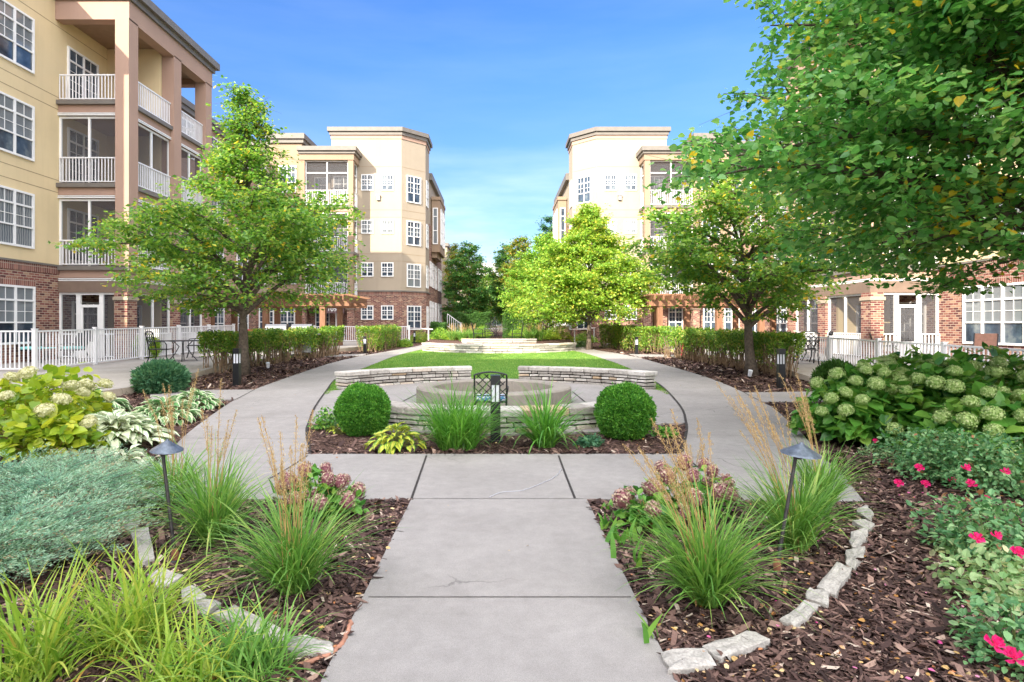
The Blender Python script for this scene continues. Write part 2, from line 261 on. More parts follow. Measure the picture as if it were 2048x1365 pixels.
def hosta_mat(name, edge, mid, width=0.5):
    t = NT(name); at = t.n('ShaderNodeAttribute', attribute_name='edge'); nn = t.noise(25, 3)
    ad = t.n('ShaderNodeMath', operation='ADD'); mu = t.n('ShaderNodeMath', operation='MULTIPLY_ADD'); mu.inputs[1].default_value = 0.5; mu.inputs[2].default_value = -0.25
    t.l(nn, mu.inputs[0]); t.l(at.outputs['Fac'], ad.inputs[0]); t.l(mu.outputs[0], ad.inputs[1])
    col = t.ramp(ad.outputs[0], [(width - 0.04, mid), (width + 0.04, edge)])
    a2 = t.n('ShaderNodeAttribute', attribute_name='rnd'); col = t.mix(0.5, col, t.ramp(a2.outputs['Fac'], [(0, (0.36, 0.36, 0.36)), (1, (0.6, 0.6, 0.6))]), 'OVERLAY')
    t.set(col, 0.4, 0, 0.4); tr = t.n('ShaderNodeBsdfTranslucent'); t.l(col, tr.inputs[0]); ms = t.n('ShaderNodeMixShader'); ms.inputs[0].default_value = 0.3
    t.l(t.b.outputs[0], ms.inputs[1]); t.l(tr.outputs[0], ms.inputs[2]); t.l(ms.outputs[0], t.out.inputs[0]); return t.m
M['h_white'] = hosta_mat('white hearted hosta', (0.09, 0.25, 0.04), (0.74, 0.78, 0.58), 0.86)
M['h_edge'] = hosta_mat('white edged hosta', (0.70, 0.76, 0.50), (0.14, 0.34, 0.11), 0.66)
M['h_gold'] = hosta_mat('golden hosta', (0.12, 0.30, 0.03), (0.58, 0.60, 0.08), 0.7)
M['cushion'] = vary('aqua cushion', (0.25, 0.62, 0.60), 9, 0.15, 0.9)
t = NT('blue print cushion'); c = t.ramp(t.noise(22, 1, 0.4), [(0.45, (0.72, 0.75, 0.78)), (0.5, (0.04, 0.18, 0.42))]); M['bluecushion'] = t.set(c, 0.9)
M['rattan'] = vary('brown sling', (0.26, 0.13, 0.09), 12, 0.2, 0.7)
M['redmetal'] = vary('red paint', (0.45, 0.03, 0.05), 9, 0.2, 0.5)
M['pot'] = vary('blue pot', (0.04, 0.16, 0.28), 9, 0.2, 0.3)
M['greyroof'] = vary('grey shingles', (0.30, 0.29, 0.28), 6, 0.2, 0.9)
M['wire'] = vary('white wire', (0.50, 0.50, 0.56), 9, 0.1, 0.5)
M['lettering'] = vary('white lettering', (0.80, 0.80, 0.78), 9, 0.03, 0.5)
M['awning'] = vary('dark sign board', (0.12, 0.07, 0.075), 9, 0.1, 0.6)
# ---------------- mesh helpers ----------------
def tag(o, label=None, cat=None, group=None, kind=None):
    if label: o['label'] = label
    if cat: o['category'] = cat
    if group: o['group'] = group
    if kind: o['kind'] = kind
    return o
def thing(name, label, cat, loc=(0, 0, 0), rz=0, group=None):
    o = bpy.data.objects.new(name, None); COL.objects.link(o); o.empty_display_size = 0.2
    o.location = loc; o.rotation_euler = (0, 0, rz)
    return tag(o, label, cat, group)
def mesh_obj(name, V, faces, mats, parent=None, midx=None, rnd=None, uv=None, vattr=None, smooth=False):
    """faces: list of (n,k) index arrays; V in the parent's local space."""
    me = bpy.data.meshes.new(name); V = np.asarray(V, dtype=np.float32)
    me.vertices.add(len(V)); me.vertices.foreach_set('co', V.ravel())
    loops = np.concatenate([np.asarray(f, dtype=np.int32).ravel() for f in faces])
    tot = np.concatenate([np.full(len(f), np.asarray(f).shape[1], dtype=np.int32) for f in faces])
    start = np.concatenate([[0], np.cumsum(tot)[:-1]]).astype(np.int32)
    me.loops.add(len(loops)); me.loops.foreach_set('vertex_index', loops)
    me.polygons.add(len(tot)); me.polygons.foreach_set('loop_start', start)
    if not isinstance(mats, (list, tuple)): mats = [mats]
    for m in mats: me.materials.append(M[m] if isinstance(m, str) else m)
    if midx is not None: me.polygons.foreach_set('material_index', np.asarray(midx, dtype=np.int32))
    me.polygons.foreach_set('use_smooth', np.full(len(tot), smooth, dtype=bool))
    me.update(calc_edges=True)
    if rnd is not None:
        a = me.attributes.new('rnd', 'FLOAT', 'FACE'); a.data.foreach_set('value', np.asarray(rnd, dtype=np.float32))
    if vattr is not None:
        a = me.attributes.new('edge', 'FLOAT', 'POINT'); a.data.foreach_set('value', np.asarray(vattr, dtype=np.float32))
    if uv:
        lay = me.uv_layers.new(name='UVMap'); nrm = np.zeros(len(tot) * 3, dtype=np.float32); me.polygons.foreach_get('normal', nrm)
        nrm = nrm.reshape(-1, 3); nl = np.repeat(nrm, tot, axis=0); p = V[loops]
        tx = np.stack([-nl[:, 1], nl[:, 0]], 1); ln = np.linalg.norm(tx, axis=1, keepdims=True); ln[ln < 1e-6] = 1; tx /= ln
        tx *= np.where(tx[:, :1] + tx[:, 1:] * 1.01 < 0, -1, 1)
        flat = np.abs(nl[:, 2]) > 0.7
        u = np.where(flat, p[:, 0], (p[:, :2] * tx).sum(1)); v = np.where(flat, p[:, 1], p[:, 2])
        lay.data.foreach_set('uv', np.stack([u, v], 1).astype(np.float32).ravel())
    o = bpy.data.objects.new(name, me); COL.objects.link(o)
    if parent is not None: o.parent = parent
    return o
BOXF = np.array([[0, 3, 2, 1], [4, 5, 6, 7], [0, 1, 5, 4], [1, 2, 6, 5], [2, 3, 7, 6], [3, 0, 4, 7]])
class MB:
    def __init__(s): s.V = []; s.F = []; s.m = []; s.r = []; s.mi = 0
    def add(s, V, F, rnd=None):
        b = len(s.V); s.V.extend([tuple(map(float, v)) for v in V])
        r = random.random() if rnd is None else rnd
        for f in F: s.F.append([int(i) + b for i in f]); s.m.append(s.mi); s.r.append(r)
        return s
    def box(s, x0, x1, y0, y1, z0, z1, rnd=None, skip=()):
        x0, x1 = sorted((x0, x1)); y0, y1 = sorted((y0, y1)); z0, z1 = sorted((z0, z1))
        V = [(x0, y0, z0), (x1, y0, z0), (x1, y1, z0), (x0, y1, z0), (x0, y0, z1), (x1, y0, z1), (x1, y1, z1), (x0, y1, z1)]
        return s.add(V, BOXF, rnd)
    def fbox(s, F, u0, u1, z0, z1, d0, d1):
        O, U, N = F; V = []
        for z in (z0, z1):
            for u, d in ((u0, d0), (u1, d0), (u1, d1), (u0, d1)):
                V.append((O[0] + U[0] * u + N[0] * d, O[1] + U[1] * u + N[1] * d, z))
        det = U[0] * N[1] - U[1] * N[0]
        fs = BOXF if det > 0 else BOXF[:, ::-1]
        return s.add(V, fs)
    def bar(s, a, b, w, h=None, up=(0, 0, 1), rnd=None):
        h = h or w; a = np.array(a, float); b = np.array(b, float); d = b - a; d /= max(1e-9, np.linalg.norm(d)); up = np.array(up, float)
        if abs(d @ up) > 0.95: up = np.array((1.0, 0, 0))
        x = np.cross(d, up); x /= np.linalg.norm(x); z = np.cross(x, d)
        V = []
        for p in (a, b):
            for i, j in ((-1, -1), (1, -1), (1, 1), (-1, 1)): V.append(p + x * i * w / 2 + z * j * h / 2)
        return s.add(V, BOXF, rnd)
    def tube(s, pts, rad, n=6, cap=True, rnd=None):
        pts = np.array(pts, float); k = len(pts); rad = np.broadcast_to(np.array(rad, float), (k,))
        d = np.gradient(pts, axis=0); d /= np.maximum(np.linalg.norm(d, axis=1, keepdims=True), 1e-9)
        ref = np.array((0.0, 0, 1)) if abs(d[:, 2]).mean() < 0.8 else np.array((1.0, 0, 0))
        x = np.cross(d, ref); x /= np.maximum(np.linalg.norm(x, axis=1, keepdims=True), 1e-9); y = np.cross(d, x)
        a = np.arange(n) * 2 * math.pi / n
        V = (pts[:, None] + rad[:, None, None] * (np.cos(a)[None, :, None] * x[:, None] + np.sin(a)[None, :, None] * y[:, None])).reshape(-1, 3)
        F = [[i * n + j, i * n + (j + 1) % n, (i + 1) * n + (j + 1) % n, (i + 1) * n + j] for i in range(k - 1) for j in range(n)]
        if cap: F.append(list(range(n))[::-1]); F.append([(k - 1) * n + j for j in range(n)])
        return s.add(V, F, rnd)
    def lathe(s, prof, n=24, c=(0, 0, 0), cap=True):
        V = [(c[0] + r * math.cos(2 * math.pi * j / n), c[1] + r * math.sin(2 * math.pi * j / n), c[2] + z) for r, z in prof for j in range(n)]
        F = [[i * n + j, i * n + (j + 1) % n, (i + 1) * n + (j + 1) % n, (i + 1) * n + j] for i in range(len(prof) - 1) for j in range(n)]
        if cap: F.append(list(range(n))[::-1]); F.append([(len(prof) - 1) * n + j for j in range(n)])
        return s.add(V, F)
    def prism(s, poly, z0, z1, rnd=None):
        n = len(poly); a = sum(poly[i][0] * poly[(i + 1) % n][1] - poly[(i + 1) % n][0] * poly[i][1] for i in range(n))
        if a < 0: poly = poly[::-1]
        V = [(x, y, z0) for x, y in poly] + [(x, y, z1) for x, y in poly]
        F = [list(range(n))[::-1], list(range(n, 2 * n))] + [[i, (i + 1) % n, n + (i + 1) % n, n + i] for i in range(n)]
        return s.add(V, F, rnd)
    def build(s, name, mats, parent=None, uv=False, smooth=False, rnd=False, bevel=0):
        by = {}
        for i, f in enumerate(s.F): by.setdefault(len(f), []).append(i)
        faces = [np.array([s.F[i] for i in ix]) for ix in by.values()]; order = [i for ix in by.values() for i in ix]
        o = mesh_obj(name, s.V, faces, mats, parent, [s.m[i] for i in order], [s.r[i] for i in order] if rnd else None, uv, None, smooth)
        if bevel:
            b = o.modifiers.new('bevel', 'BEVEL'); b.width = bevel; b.segments = 2; b.limit_method = 'ANGLE'
        return o
def nrmz(a): return a / np.maximum(np.linalg.norm(a, axis=-1, keepdims=True), 1e-9)
# leaf templates: (verts, faces, edge value per vertex)
LEAF6 = (np.array([(0, 0, 0), (.3, .30, .05), (.72, .24, .04), (1, 0, -.06), (.72, -.24, .04), (.3, -.30, .05)], float), np.array([[0, 1, 2, 3], [0, 3, 4, 5]]))
HEART = (np.array([(0, 0, 0), (-.08, .28, .03), (.25, .48, .05), (.65, .33, .03), (1.05, 0, -.08), (.65, -.33, .03), (.25, -.48, .05), (-.08, -.28, .03), (.45, 0, -.02)], float),
         np.array([[0, 1, 2, 8], [8, 2, 3, 4], [8, 4, 5, 6], [0, 8, 6, 7]]))
QUAD = (np.array([(0, 0, 0), (.5, .33, .04), (1, 0, -.03), (.5, -.33, .04)], float), np.array([[0, 1, 2, 3]]))
NARROW = (np.array([(0, 0, 0), (.5, .13, .02), (1, 0, -.02), (.5, -.13, .02)], float), np.array([[0, 1, 2, 3]]))
CHIP = (np.array([(-.5, -.10, 0), (.38, -.14, .01), (.58, .06, 0), (-.34, .13, .015)], float), np.array([[0, 1, 2, 3]]))
def hosta_leaf():
    V = []; E = []; F = []
    prof = [(0, .03), (.15, .22), (.35, .34), (.58, .31), (.8, .17), (1, .0)]
    for t_, w in prof:
        z = .35 * t_ - .55 * t_ * t_
        for j, s in enumerate((-1, -.55, 0, .55, 1)): V.append((t_, s * w, z + .10 * abs(s) * (w > 0.03) * 1.0)); E.append(abs(s) if w > 0.02 else 1)
    for i in range(5):
        for j in range(4): F.append([i * 5 + j, (i + 1) * 5 + j, (i + 1) * 5 + j + 1, i * 5 + j + 1])
    return np.array(V), np.array(F), np.array(E)
HOSTA = hosta_leaf()
def scatter(tpl, P, D, N, S, W=None):
    """instances of a template: P origin, D axis, N normal hint, S size -> verts, faces"""
    P = np.asarray(P, float); D = nrmz(np.asarray(D, float)); N = np.asarray(N, float)
    Z = nrmz(N - (N * D).sum(1, keepdims=True) * D); Yv = np.cross(Z, D); tv, tf = tpl[0], tpl[1]; n, k = len(P), len(tv)
    S = np.broadcast_to(np.asarray(S, float), (n,)); W = S if W is None else W
    V = P[:, None] + S[:, None, None] * tv[None, :, :1] * D[:, None] + W[:, None, None] * tv[None, :, 1:2] * Yv[:, None] + S[:, None, None] * tv[None, :, 2:3] * Z[:, None]
    F = (tf[None] + (np.arange(n) * k)[:, None, None]).reshape(-1, tf.shape[1])
    return V.reshape(-1, 3), F
def leafobj(name, tpl, P, D, N, S, mat, parent=None, W=None, rnd=None):
    V, F = scatter(tpl, P, D, N, S, W); r = rng.random(len(P)) if rnd is None else rnd
    va = np.tile(tpl[2], len(P)) if len(tpl) > 2 else None
    return mesh_obj(name, V, [F], mat, parent, None, np.repeat(r, len(tpl[1])), vattr=va, smooth=False)
def blades(P, az, lean, droop, L, W, segs=5, twist=None):
    """curved tapering blades"""
    n = len(P); P = np.asarray(P, float); V = np.zeros((n, segs + 1, 2, 3)); cur = P.copy()
    h = np.stack([np.cos(az), np.sin(az), np.zeros(n)], 1); side = np.stack([-np.sin(az), np.cos(az), np.zeros(n)], 1)
    if twist is not None: side = nrmz(side * np.cos(twist)[:, None] + h * np.sin(twist)[:, None])
    for i in range(segs + 1):
        t_ = i / segs; w = W * (0.55 + 0.9 * t_ - 1.40 * t_ ** 2.2) if i < segs else W * 0.03
        V[:, i, 0] = cur - side * (w / 2)[:, None]; V[:, i, 1] = cur + side * (w / 2)[:, None]
        th = lean + droop * ((i + .5) / segs) ** 1.5
        cur = cur + (L / segs)[:, None] * (h * np.sin(th)[:, None] + np.array((0, 0, 1.0)) * np.cos(th)[:, None])
    b = np.arange(n)[:, None] * (segs + 1) * 2; F = []
    for i in range(segs): F.append(np.stack([b[:, 0] + 2 * i, b[:, 0] + 2 * i + 1, b[:, 0] + 2 * i + 3, b[:, 0] + 2 * i + 2], 1))
    F = np.stack(F, 1).reshape(-1, 4)
    V[..., 2] = np.maximum(V[..., 2], P[:, None, None, 2] - 0.02 + 0.0 * V[..., 2])
    return V.reshape(-1, 3), F
def rand_dirs(n, up=0.0):
    d = rng.normal(size=(n, 3)); d[:, 2] += up; return nrmz(d)
def dup(root, loc, rz, label, group=None):
    def cp(o, par):
        c = o.copy(); COL.objects.link(c); c.parent = par
        for ch in o.children: cp(ch, c)
        return c
    r = cp(root, None); r.location = loc; r.rotation_euler = (0, 0, rz); r['label'] = label
    if group: r['group'] = group
    return r
def smooth_poly(pts, n):
    """resample a polyline of ground points by a Catmull-Rom spline"""
    p = np.array(pts, float); p = np.vstack([2 * p[0] - p[1], p, 2 * p[-1] - p[-2]]); out = []
    k = len(p) - 3
    for s in np.linspace(0, k - 1e-6, n):
        i = int(s); t_ = s - i; a, b, c, d = p[i:i + 4]
        out.append(.5 * ((2 * b) + (-a + c) * t_ + (2 * a - 5 * b + 4 * c - d) * t_ ** 2 + (-a + 3 * b - 3 * c + d) * t_ ** 3))
    return np.array(out)
# ---------------- ground, paths, lawn ----------------
def T_(y): return np.where(y < 7.3, 0.0, 0.0122 * (np.minimum(y, 60) - 7.3))
ys = [-60, 0, 7.3, 20, 40, 60, 900]; xs = [-600, -20, 20, 600]
V = [(x, y, T(y) - 0.004) for y in ys for x in xs]; n = len(xs)
F = [[j * n + i, j * n + i + 1, (j + 1) * n + i + 1, (j + 1) * n + i] for j in range(len(ys) - 1) for i in range(n - 1)]
tag(mesh_obj('ground', V, [np.array(F)], 'mulch'), kind='structure')
def gp(px, off=0.03): return [G(a, b, off)[:2] for a, b in px]
def slab(name, pts, off, mat, thick=0.12, kind='structure', side=None):
    n = len(pts); a = sum(pts[i][0] * pts[(i + 1) % n][1] - pts[(i + 1) % n][0] * pts[i][1] for i in range(n))
    if a < 0: pts = pts[::-1]
    mb = MB(); z = [T(p[1]) + off for p in pts]
    mb.add([(p[0], p[1], z[i]) for i, p in enumerate(pts)], [list(range(n))])
    if side: mb.mi = 1
    mb.add([(p[0], p[1], z[i]) for i, p in enumerate(pts)] + [(p[0], p[1], z[i] - thick) for i, p in enumerate(pts)],
           [[i, i + n, (i + 1) % n + n, (i + 1) % n] for i in range(n)])
    return tag(mb.build(name, [mat, side] if side else mat), kind=kind)
POLYS = {}
POLYS['walk'] = gp([(660, 1365), (823, 998), (1172, 998), (1345, 1365)]); w = POLYS['walk']
w[0] = (-0.78, -1.4); w[3] = (0.78, -1.4); w[1] = (-0.79, w[1][1]); w[2] = (0.79, w[2][1])
slab('path', w, 0.03, 'concrete')
cross = gp([(262, 1000), (823, 998), (1172, 998), (1728, 1003), (1690, 955), (1650, 912), (1369, 912), (615, 912), (328, 912), (290, 955)])
yb = 7.30
cross = [(x, yb if y > 7.0 else y) for x, y in cross]; POLYS['cross'] = cross; slab('path', cross, 0.03, 'concrete')
def yfix(pts): return [(x, max(y, yb)) for x, y in pts]
inner_l = [(615, 912), (613, 863), (618, 845), (629, 816), (653, 781), (673, 757), (708, 744), (741, 731), (788, 713), (835, 701), (864, 696)]
outer_l = [(328, 912), (364, 877), (410, 840), (469, 800), (510, 779), (576, 755), (635, 735), (664, 726), (714, 714), (781, 702), (831, 693), (850, 688)]
inner_r = [(1369, 912), (1373, 863), (1372, 845), (1363, 816), (1334, 782), (1310, 763), (1273, 743), (1250, 733), (1220, 722), (1168, 706), (1130, 698)]
outer_r = [(1650, 912), (1596, 860), (1546, 816), (1522, 804), (1487, 785), (1434, 762), (1376, 743), (1308, 724), (1275, 715), (1235, 707), (1200, 702), (1160, 693)]
IL, OL, IR, OR = [smooth_poly(yfix(gp(q)), 40) for q in (inner_l, outer_l, inner_r, outer_r)]
for A, B, k in ((IL, OL, 'pl'), (IR, OR, 'pr')):
    POLYS[k] = [tuple(p) for p in A] + [tuple(p) for p in B[::-1]]; slab('path', POLYS[k], 0.03, 'concrete')
for i, q in enumerate([[(300, 781), (512, 779), (472, 799), (300, 800)], [(1486, 785), (1700, 782), (1700, 803), (1524, 804)],
                       [(640, 710), (742, 707.5), (716, 713.5), (640, 714)], [(1254, 708), (1360, 710), (1360, 715), (1276, 715)]]):
    POLYS['s%d' % i] = gp(q, 0.03); slab('path', POLYS['s%d' % i], 0.026, 'concrete')
pz = gp([(653, 782), (629, 816), (618, 846), (700, 851), (776, 860), (1000, 868), (1218, 862), (1300, 848), (1372, 845), (1363, 816), (1334, 782), (1310, 779), (1200, 766), (1040, 758), (945, 758), (790, 766), (673, 780)])
POLYS['plaza'] = pz; slab('plaza', pz, 0.022, 'concrete')
lawn_far = gp([(864, 696), (1000, 692), (1130, 698)], 0.015)
LN = [tuple(p) for p in IL[14:]] + lawn_far[1:2] + [tuple(p) for p in IR[14:][::-1]] + gp([(1310, 779), (1200, 766), (1040, 758), (945, 758), (790, 766), (673, 780)], 0.015)
POLYS['lawn'] = LN; slab('lawn', LN, 0.012, 'lawn', 0.05)
# raised patios on both sides with their kerbs
PLP = gp([(-500, 812), (0, 798), (187, 785), (270, 773), (362, 752), (425, 737), (520, 720), (600, 707), (660, 699), (720, 694), (790, 689)], 0.17) + [(-9, 41.0), (-24, 41.0), (-24, 12.0)]
PRP = gp([(1206, 689), (1276, 694), (1336, 699), (1396, 707), (1480, 720), (1580, 741), (1640, 760), (1726, 772), (1800, 782), (1996, 795), (2500, 812)], 0.17) + [(24, 12.0), (24, 41.0), (9, 41.0)]
for k, P_ in (('patl', PLP), ('patr', PRP)):
    POLYS[k] = P_; slab('patio', P_, 0.17, 'patio', 0.25, side='kerb')
def strip(mb, pts, width, off):
    p = np.array(pts, float); d = np.gradient(p, axis=0); d = nrmz(d); nn = np.stack([-d[:, 1], d[:, 0]], 1) * width / 2
    k = len(p); L = p + nn; Rr = p - nn
    V = [(*q, T(q[1]) + off) for q in L] + [(*q, T(q[1]) + off) for q in Rr]
    mb.add(V, [[i, k + i, k + i + 1, i + 1] for i in range(k - 1)])
mb = MB(); strip(mb, IL[:20] + (0.0, 0), 0.035, 0.034); strip(mb, IR[:20], 0.04, 0.034)
for q in ([(853, 912), (838, 955), (823, 998)], [(1117, 912), (1133, 955), (1150, 998)], [(510, 779), (490, 790), (470, 800)], [(1487, 785), (1505, 795), (1524, 804)],
          [(615, 912), (580, 935), (540, 958)], [(1369, 912), (1395, 935)], [(806, 803), (835, 788)], [(1170, 804), (1145, 784)]):
    strip(mb, gp(q, 0.03), 0.022, 0.034)
tag(mb.build('path_joint', 'joint'), kind='structure')
mb = MB()
for q in ([(825, 998), (1172, 998)], [(737, 1195), (1262, 1195)], [(505, 795), (640, 797)], [(364, 877), (616, 879)], [(575, 756), (667, 758)], [(1387, 915), (1660, 930)], [(1373, 829), (1560, 834)],
          [(1345, 790), (1500, 792)], [(1300, 757), (1420, 757)], [(1240, 730), (1335, 731)], [(655, 730), (745, 731)], [(430, 835), (622, 836)], [(1372, 870), (1605, 874)], [(622, 812), (700, 808), (812, 806)], [(1170, 806), (1362, 812)], [(1310, 832), (1360, 822)]):
    strip(mb, gp(q, 0.03), 0.009, 0.0345)
tag(mb.build('path_score', 'groove'), kind='structure')
def inpoly(P, poly):
    x, y = P[:, 0], P[:, 1]; r = np.zeros(len(P), bool); j = len(poly) - 1
    for i in range(len(poly)):
        xi, yi = poly[i]; xj, yj = poly[j]
        if yi != yj: r ^= ((yi > y) != (yj > y)) & (x < (xj - xi) * (y - yi) / (yj - yi) + xi)
        j = i
    return r
def in_bed(P):
    r = np.ones(len(P), bool)
    for k in POLYS: r &= ~inpoly(P, POLYS[k])
    return r
def spread(n_scr, n_near, ymin=1.9, ymax=24):
    px = rng.uniform(-700, 2750, n_scr); py = rng.uniform(708, 1500, n_scr); Y = FPX * CH / (py - HY)
    A = np.stack([(px - CX) * Y / FPX, Y], 1); A = A[(Y > ymin) & (Y < ymax)]
    B = np.stack([rng.uniform(-7, 7, n_near), rng.uniform(ymin - .5, 7.5, n_near)], 1); B = B[np.abs(B[:, 0]) < 1.15 * B[:, 1] + 1.6]
    k = n_near // 4; C_ = np.stack([rng.choice([-1, 1], k) * rng.uniform(3.8, 9.2, k), rng.uniform(9, 29, k)], 1)
    P = np.vstack([A, B, C_]); return P[in_bed(P)]
P = spread(90000, 215000); n = len(P)
S = rng.gamma(3.2, 0.0150, n).clip(0.012, 0.13) * (1 + 0.09 * P[:, 1]); az = rng.uniform(0, 6.28, n); tilt = rng.normal(0, 0.26, n)
D = np.stack([np.cos(az) * np.cos(tilt), np.sin(az) * np.cos(tilt), np.sin(tilt)], 1)
N = np.stack([rng.normal(0, .3, n), rng.normal(0, .3, n), np.ones(n)], 1)
P3 = np.column_stack([P, T_(P[:, 1]) + rng.uniform(0.006, 0.034, n)])
r = rng.beta(1.6, 2.3, n); r[rng.random(n) < 0.025] = 1.0
tag(leafobj('bark_mulch', CHIP, P3, D, N, S, 'chips', W=S * rng.uniform(0.35, 1.2, n), rnd=r), kind='stuff')
Pf = spread(0, 22000); P = np.vstack([spread(4200, 420), Pf[Pf[:, 1] > 8.9]]); n = len(P); az = rng.uniform(0, 6.28, n); D = np.stack([np.cos(az), np.sin(az), rng.normal(0, .15, n)], 1)
P3 = np.column_stack([P, T_(P[:, 1]) + rng.uniform(0.02, 0.045, n)])
tag(leafobj('leaf_litter', LEAF6, P3, D, rand_dirs(n, 2.5), rng.uniform(0.015, 0.042, n), 'litter'), kind='stuff')
n = 130; P = np.stack([rng.uniform(1.0, 4.2, n * 2), rng.uniform(2.2, 7, n * 2)], 1); P = P[in_bed(P)][:n]; n = len(P)
P3 = np.column_stack([P, T_(P[:, 1]) + 0.04]); az = rng.uniform(0, 6.28, n)
tag(leafobj('fallen_petals', LEAF6, P3, np.stack([np.cos(az), np.sin(az), az * 0], 1), rand_dirs(n, 2), rng.uniform(0.014, 0.03, n), 'fallenpetal'), kind='stuff')
# a few leaves and specks on the concrete
n = 420; P = np.stack([rng.uniform(-6, 6, n), rng.uniform(2.7, 26, n)], 1); ok = inpoly(P, POLYS['walk']) | inpoly(P, POLYS['cross']) | inpoly(P, POLYS['pl']) | inpoly(P, POLYS['pr']); P = P[ok]; n = len(P)
az = rng.uniform(0, 6.28, n); tag(leafobj('stray_leaves', LEAF6, np.column_stack([P, T_(P[:, 1]) + 0.038]), np.stack([np.cos(az), np.sin(az), az * 0], 1), rand_dirs(n, 3), rng.gamma(2, .006, n).clip(.005, .035), 'litter'), kind='stuff')
n = 230000; P = np.stack([rng.uniform(-7, 7, n), 13 + 22 * rng.random(n) ** 1.5], 1); P = P[inpoly(P, LN)]; n = len(P)
V, F = blades(np.column_stack([P, T_(P[:, 1]) + 0.012]), rng.uniform(0, 6.28, n), rng.uniform(0.05, 0.6, n), rng.uniform(0.2, 0.8, n), rng.uniform(0.025, 0.05, n), np.full(n, 0.006) * (0.6 + P[:, 1] / 22), 2)
tag(mesh_obj('lawn_grass', V, [F], 'grassblade', rnd=np.repeat(rng.random(n), 2)), kind='stuff')
# ---------------- buildings ----------------
def window(parent, F, u0, u1, z0, z1, units=2, transom=0.22, glass=None, grid=True, d=0.0, name='window', door=False):
    u0, u1 = min(u0, u1), max(u0, u1); fr = MB(); b = 0.07; w = (u1 - u0 - b) / units; fd = d + 0.07
    for i in range(units + 1): fr.fbox(F, u0 + i * w, u0 + i * w + b, z0, z1, d, fd)
    tz = z1 - b - (z1 - z0) * transom if transom else z1 - b
    hz = [(z0, z0 + b), (z1 - b, z1)]
    if transom: hz.append((tz - 0.06, tz))
    lo = z0 + b; hi = tz - 0.06 if transom else z1 - b; mid = lo + (hi - lo) * 0.48
    if not door: hz.append((mid - 0.025, mid + 0.025))
    for i in range(units):
        a, c = u0 + i * w + b, u0 + (i + 1) * w
        for h in hz: fr.fbox(F, a, c, h[0], h[1], d, fd - 0.006)
        if grid:
            m = 0.018; um = (a + c) / 2; segs = [(mid + 0.025, hi)] + ([(tz, z1 - b)] if transom else [])
            if door: segs = [(lo + 0.25, hi)] + segs[1:]
            for s0, s1 in segs: fr.fbox(F, um - m / 2, um + m / 2, s0, s1, d + 0.03, d + 0.045)
            ms = [(mid + 0.025 + hi) / 2] if not door else [lo + 0.25 + (hi - lo - 0.25) * q for q in (.25, .5, .75)]
            for zm in ms: fr.fbox(F, a, c, zm - m / 2, zm + m / 2, d + 0.03, d + 0.042)
            if door: fr.fbox(F, a, c, lo, lo + 0.25, d + 0.02, d + 0.05)
    f = fr.build(name, 'white', parent)
    g = glass or random.choice(['dark', 'dark', 'curtain', 'blind']); pn = MB()
    if g == 'half':
        pn.fbox(F, u0 + .02, u1 - .02, z0 + .02, mid, d + 0.002, d + 0.022); pn.mi = 1; pn.fbox(F, u0 + .02, u1 - .02, mid, z1 - .02, d + 0.002, d + 0.022); mats = ['glass_dark', 'glass_blind']
    else: pn.fbox(F, u0 + .02, u1 - .02, z0 + .02, z1 - .02, d + 0.002, d + 0.022); mats = 'glass_' + g
    pn.build('pane', mats, f, uv=True); return f
def railing(parent, p0, p1, z, h=0.95, name='railing', step=0.115, mat='railing', posts=None, slope=None):
    mb = MB(); p0 = np.array(p0, float); p1 = np.array(p1, float); L = np.linalg.norm(p1 - p0); n = max(2, int(L / step))
    za, zb = (z, z) if slope is None else slope
    mb.bar((*p0, za + h), (*p1, zb + h), 0.06, 0.045); mb.bar((*p0, za + 0.08), (*p1, zb + 0.08), 0.045, 0.035)
    for i in range(n + 1):
        p = p0 + (p1 - p0) * i / n; zz = za + (zb - za) * i / n; mb.bar((*p, zz + 0.095), (*p, zz + h - 0.022), 0.028)
    return mb.build(name, mat, parent)
def screen(parent, F, u0, u1, z0, z1, name='screen', div=1, bars=()):
    fr = MB(); w = (u1 - u0) / div; b = 0.075
    for i in range(div + 1):
        uu = u0 + i * w - (b / 2 if 0 < i < div else (b if i == div else 0)); fr.fbox(F, uu, uu + b, z0, z1, -0.04, 0.04)
    for i in range(div):
        a = u0 + i * w + (b if i == 0 else b / 2); c = u0 + (i + 1) * w - (b if i == div - 1 else b / 2)
        fr.fbox(F, a, c, z1 - 0.07, z1, -0.037, 0.037)
        for zb_ in bars: fr.fbox(F, a, c, zb_ - 0.03, zb_ + 0.03, -0.037, 0.037)
    f = fr.build('screen_frame', 'white', parent); m = MB(); O, U, N = F
    P = lambda u, z: (O[0] + U[0] * u - N[0] * 0.01, O[1] + U[1] * u - N[1] * 0.01, z)
    m.add([P(u0 + .02, z0), P(u1 - .02, z0), P(u1 - .02, z1 - .01), P(u0 + .02, z1 - .01)], [[0, 1, 2, 3]]); m.build(name, 'screen', f); return f
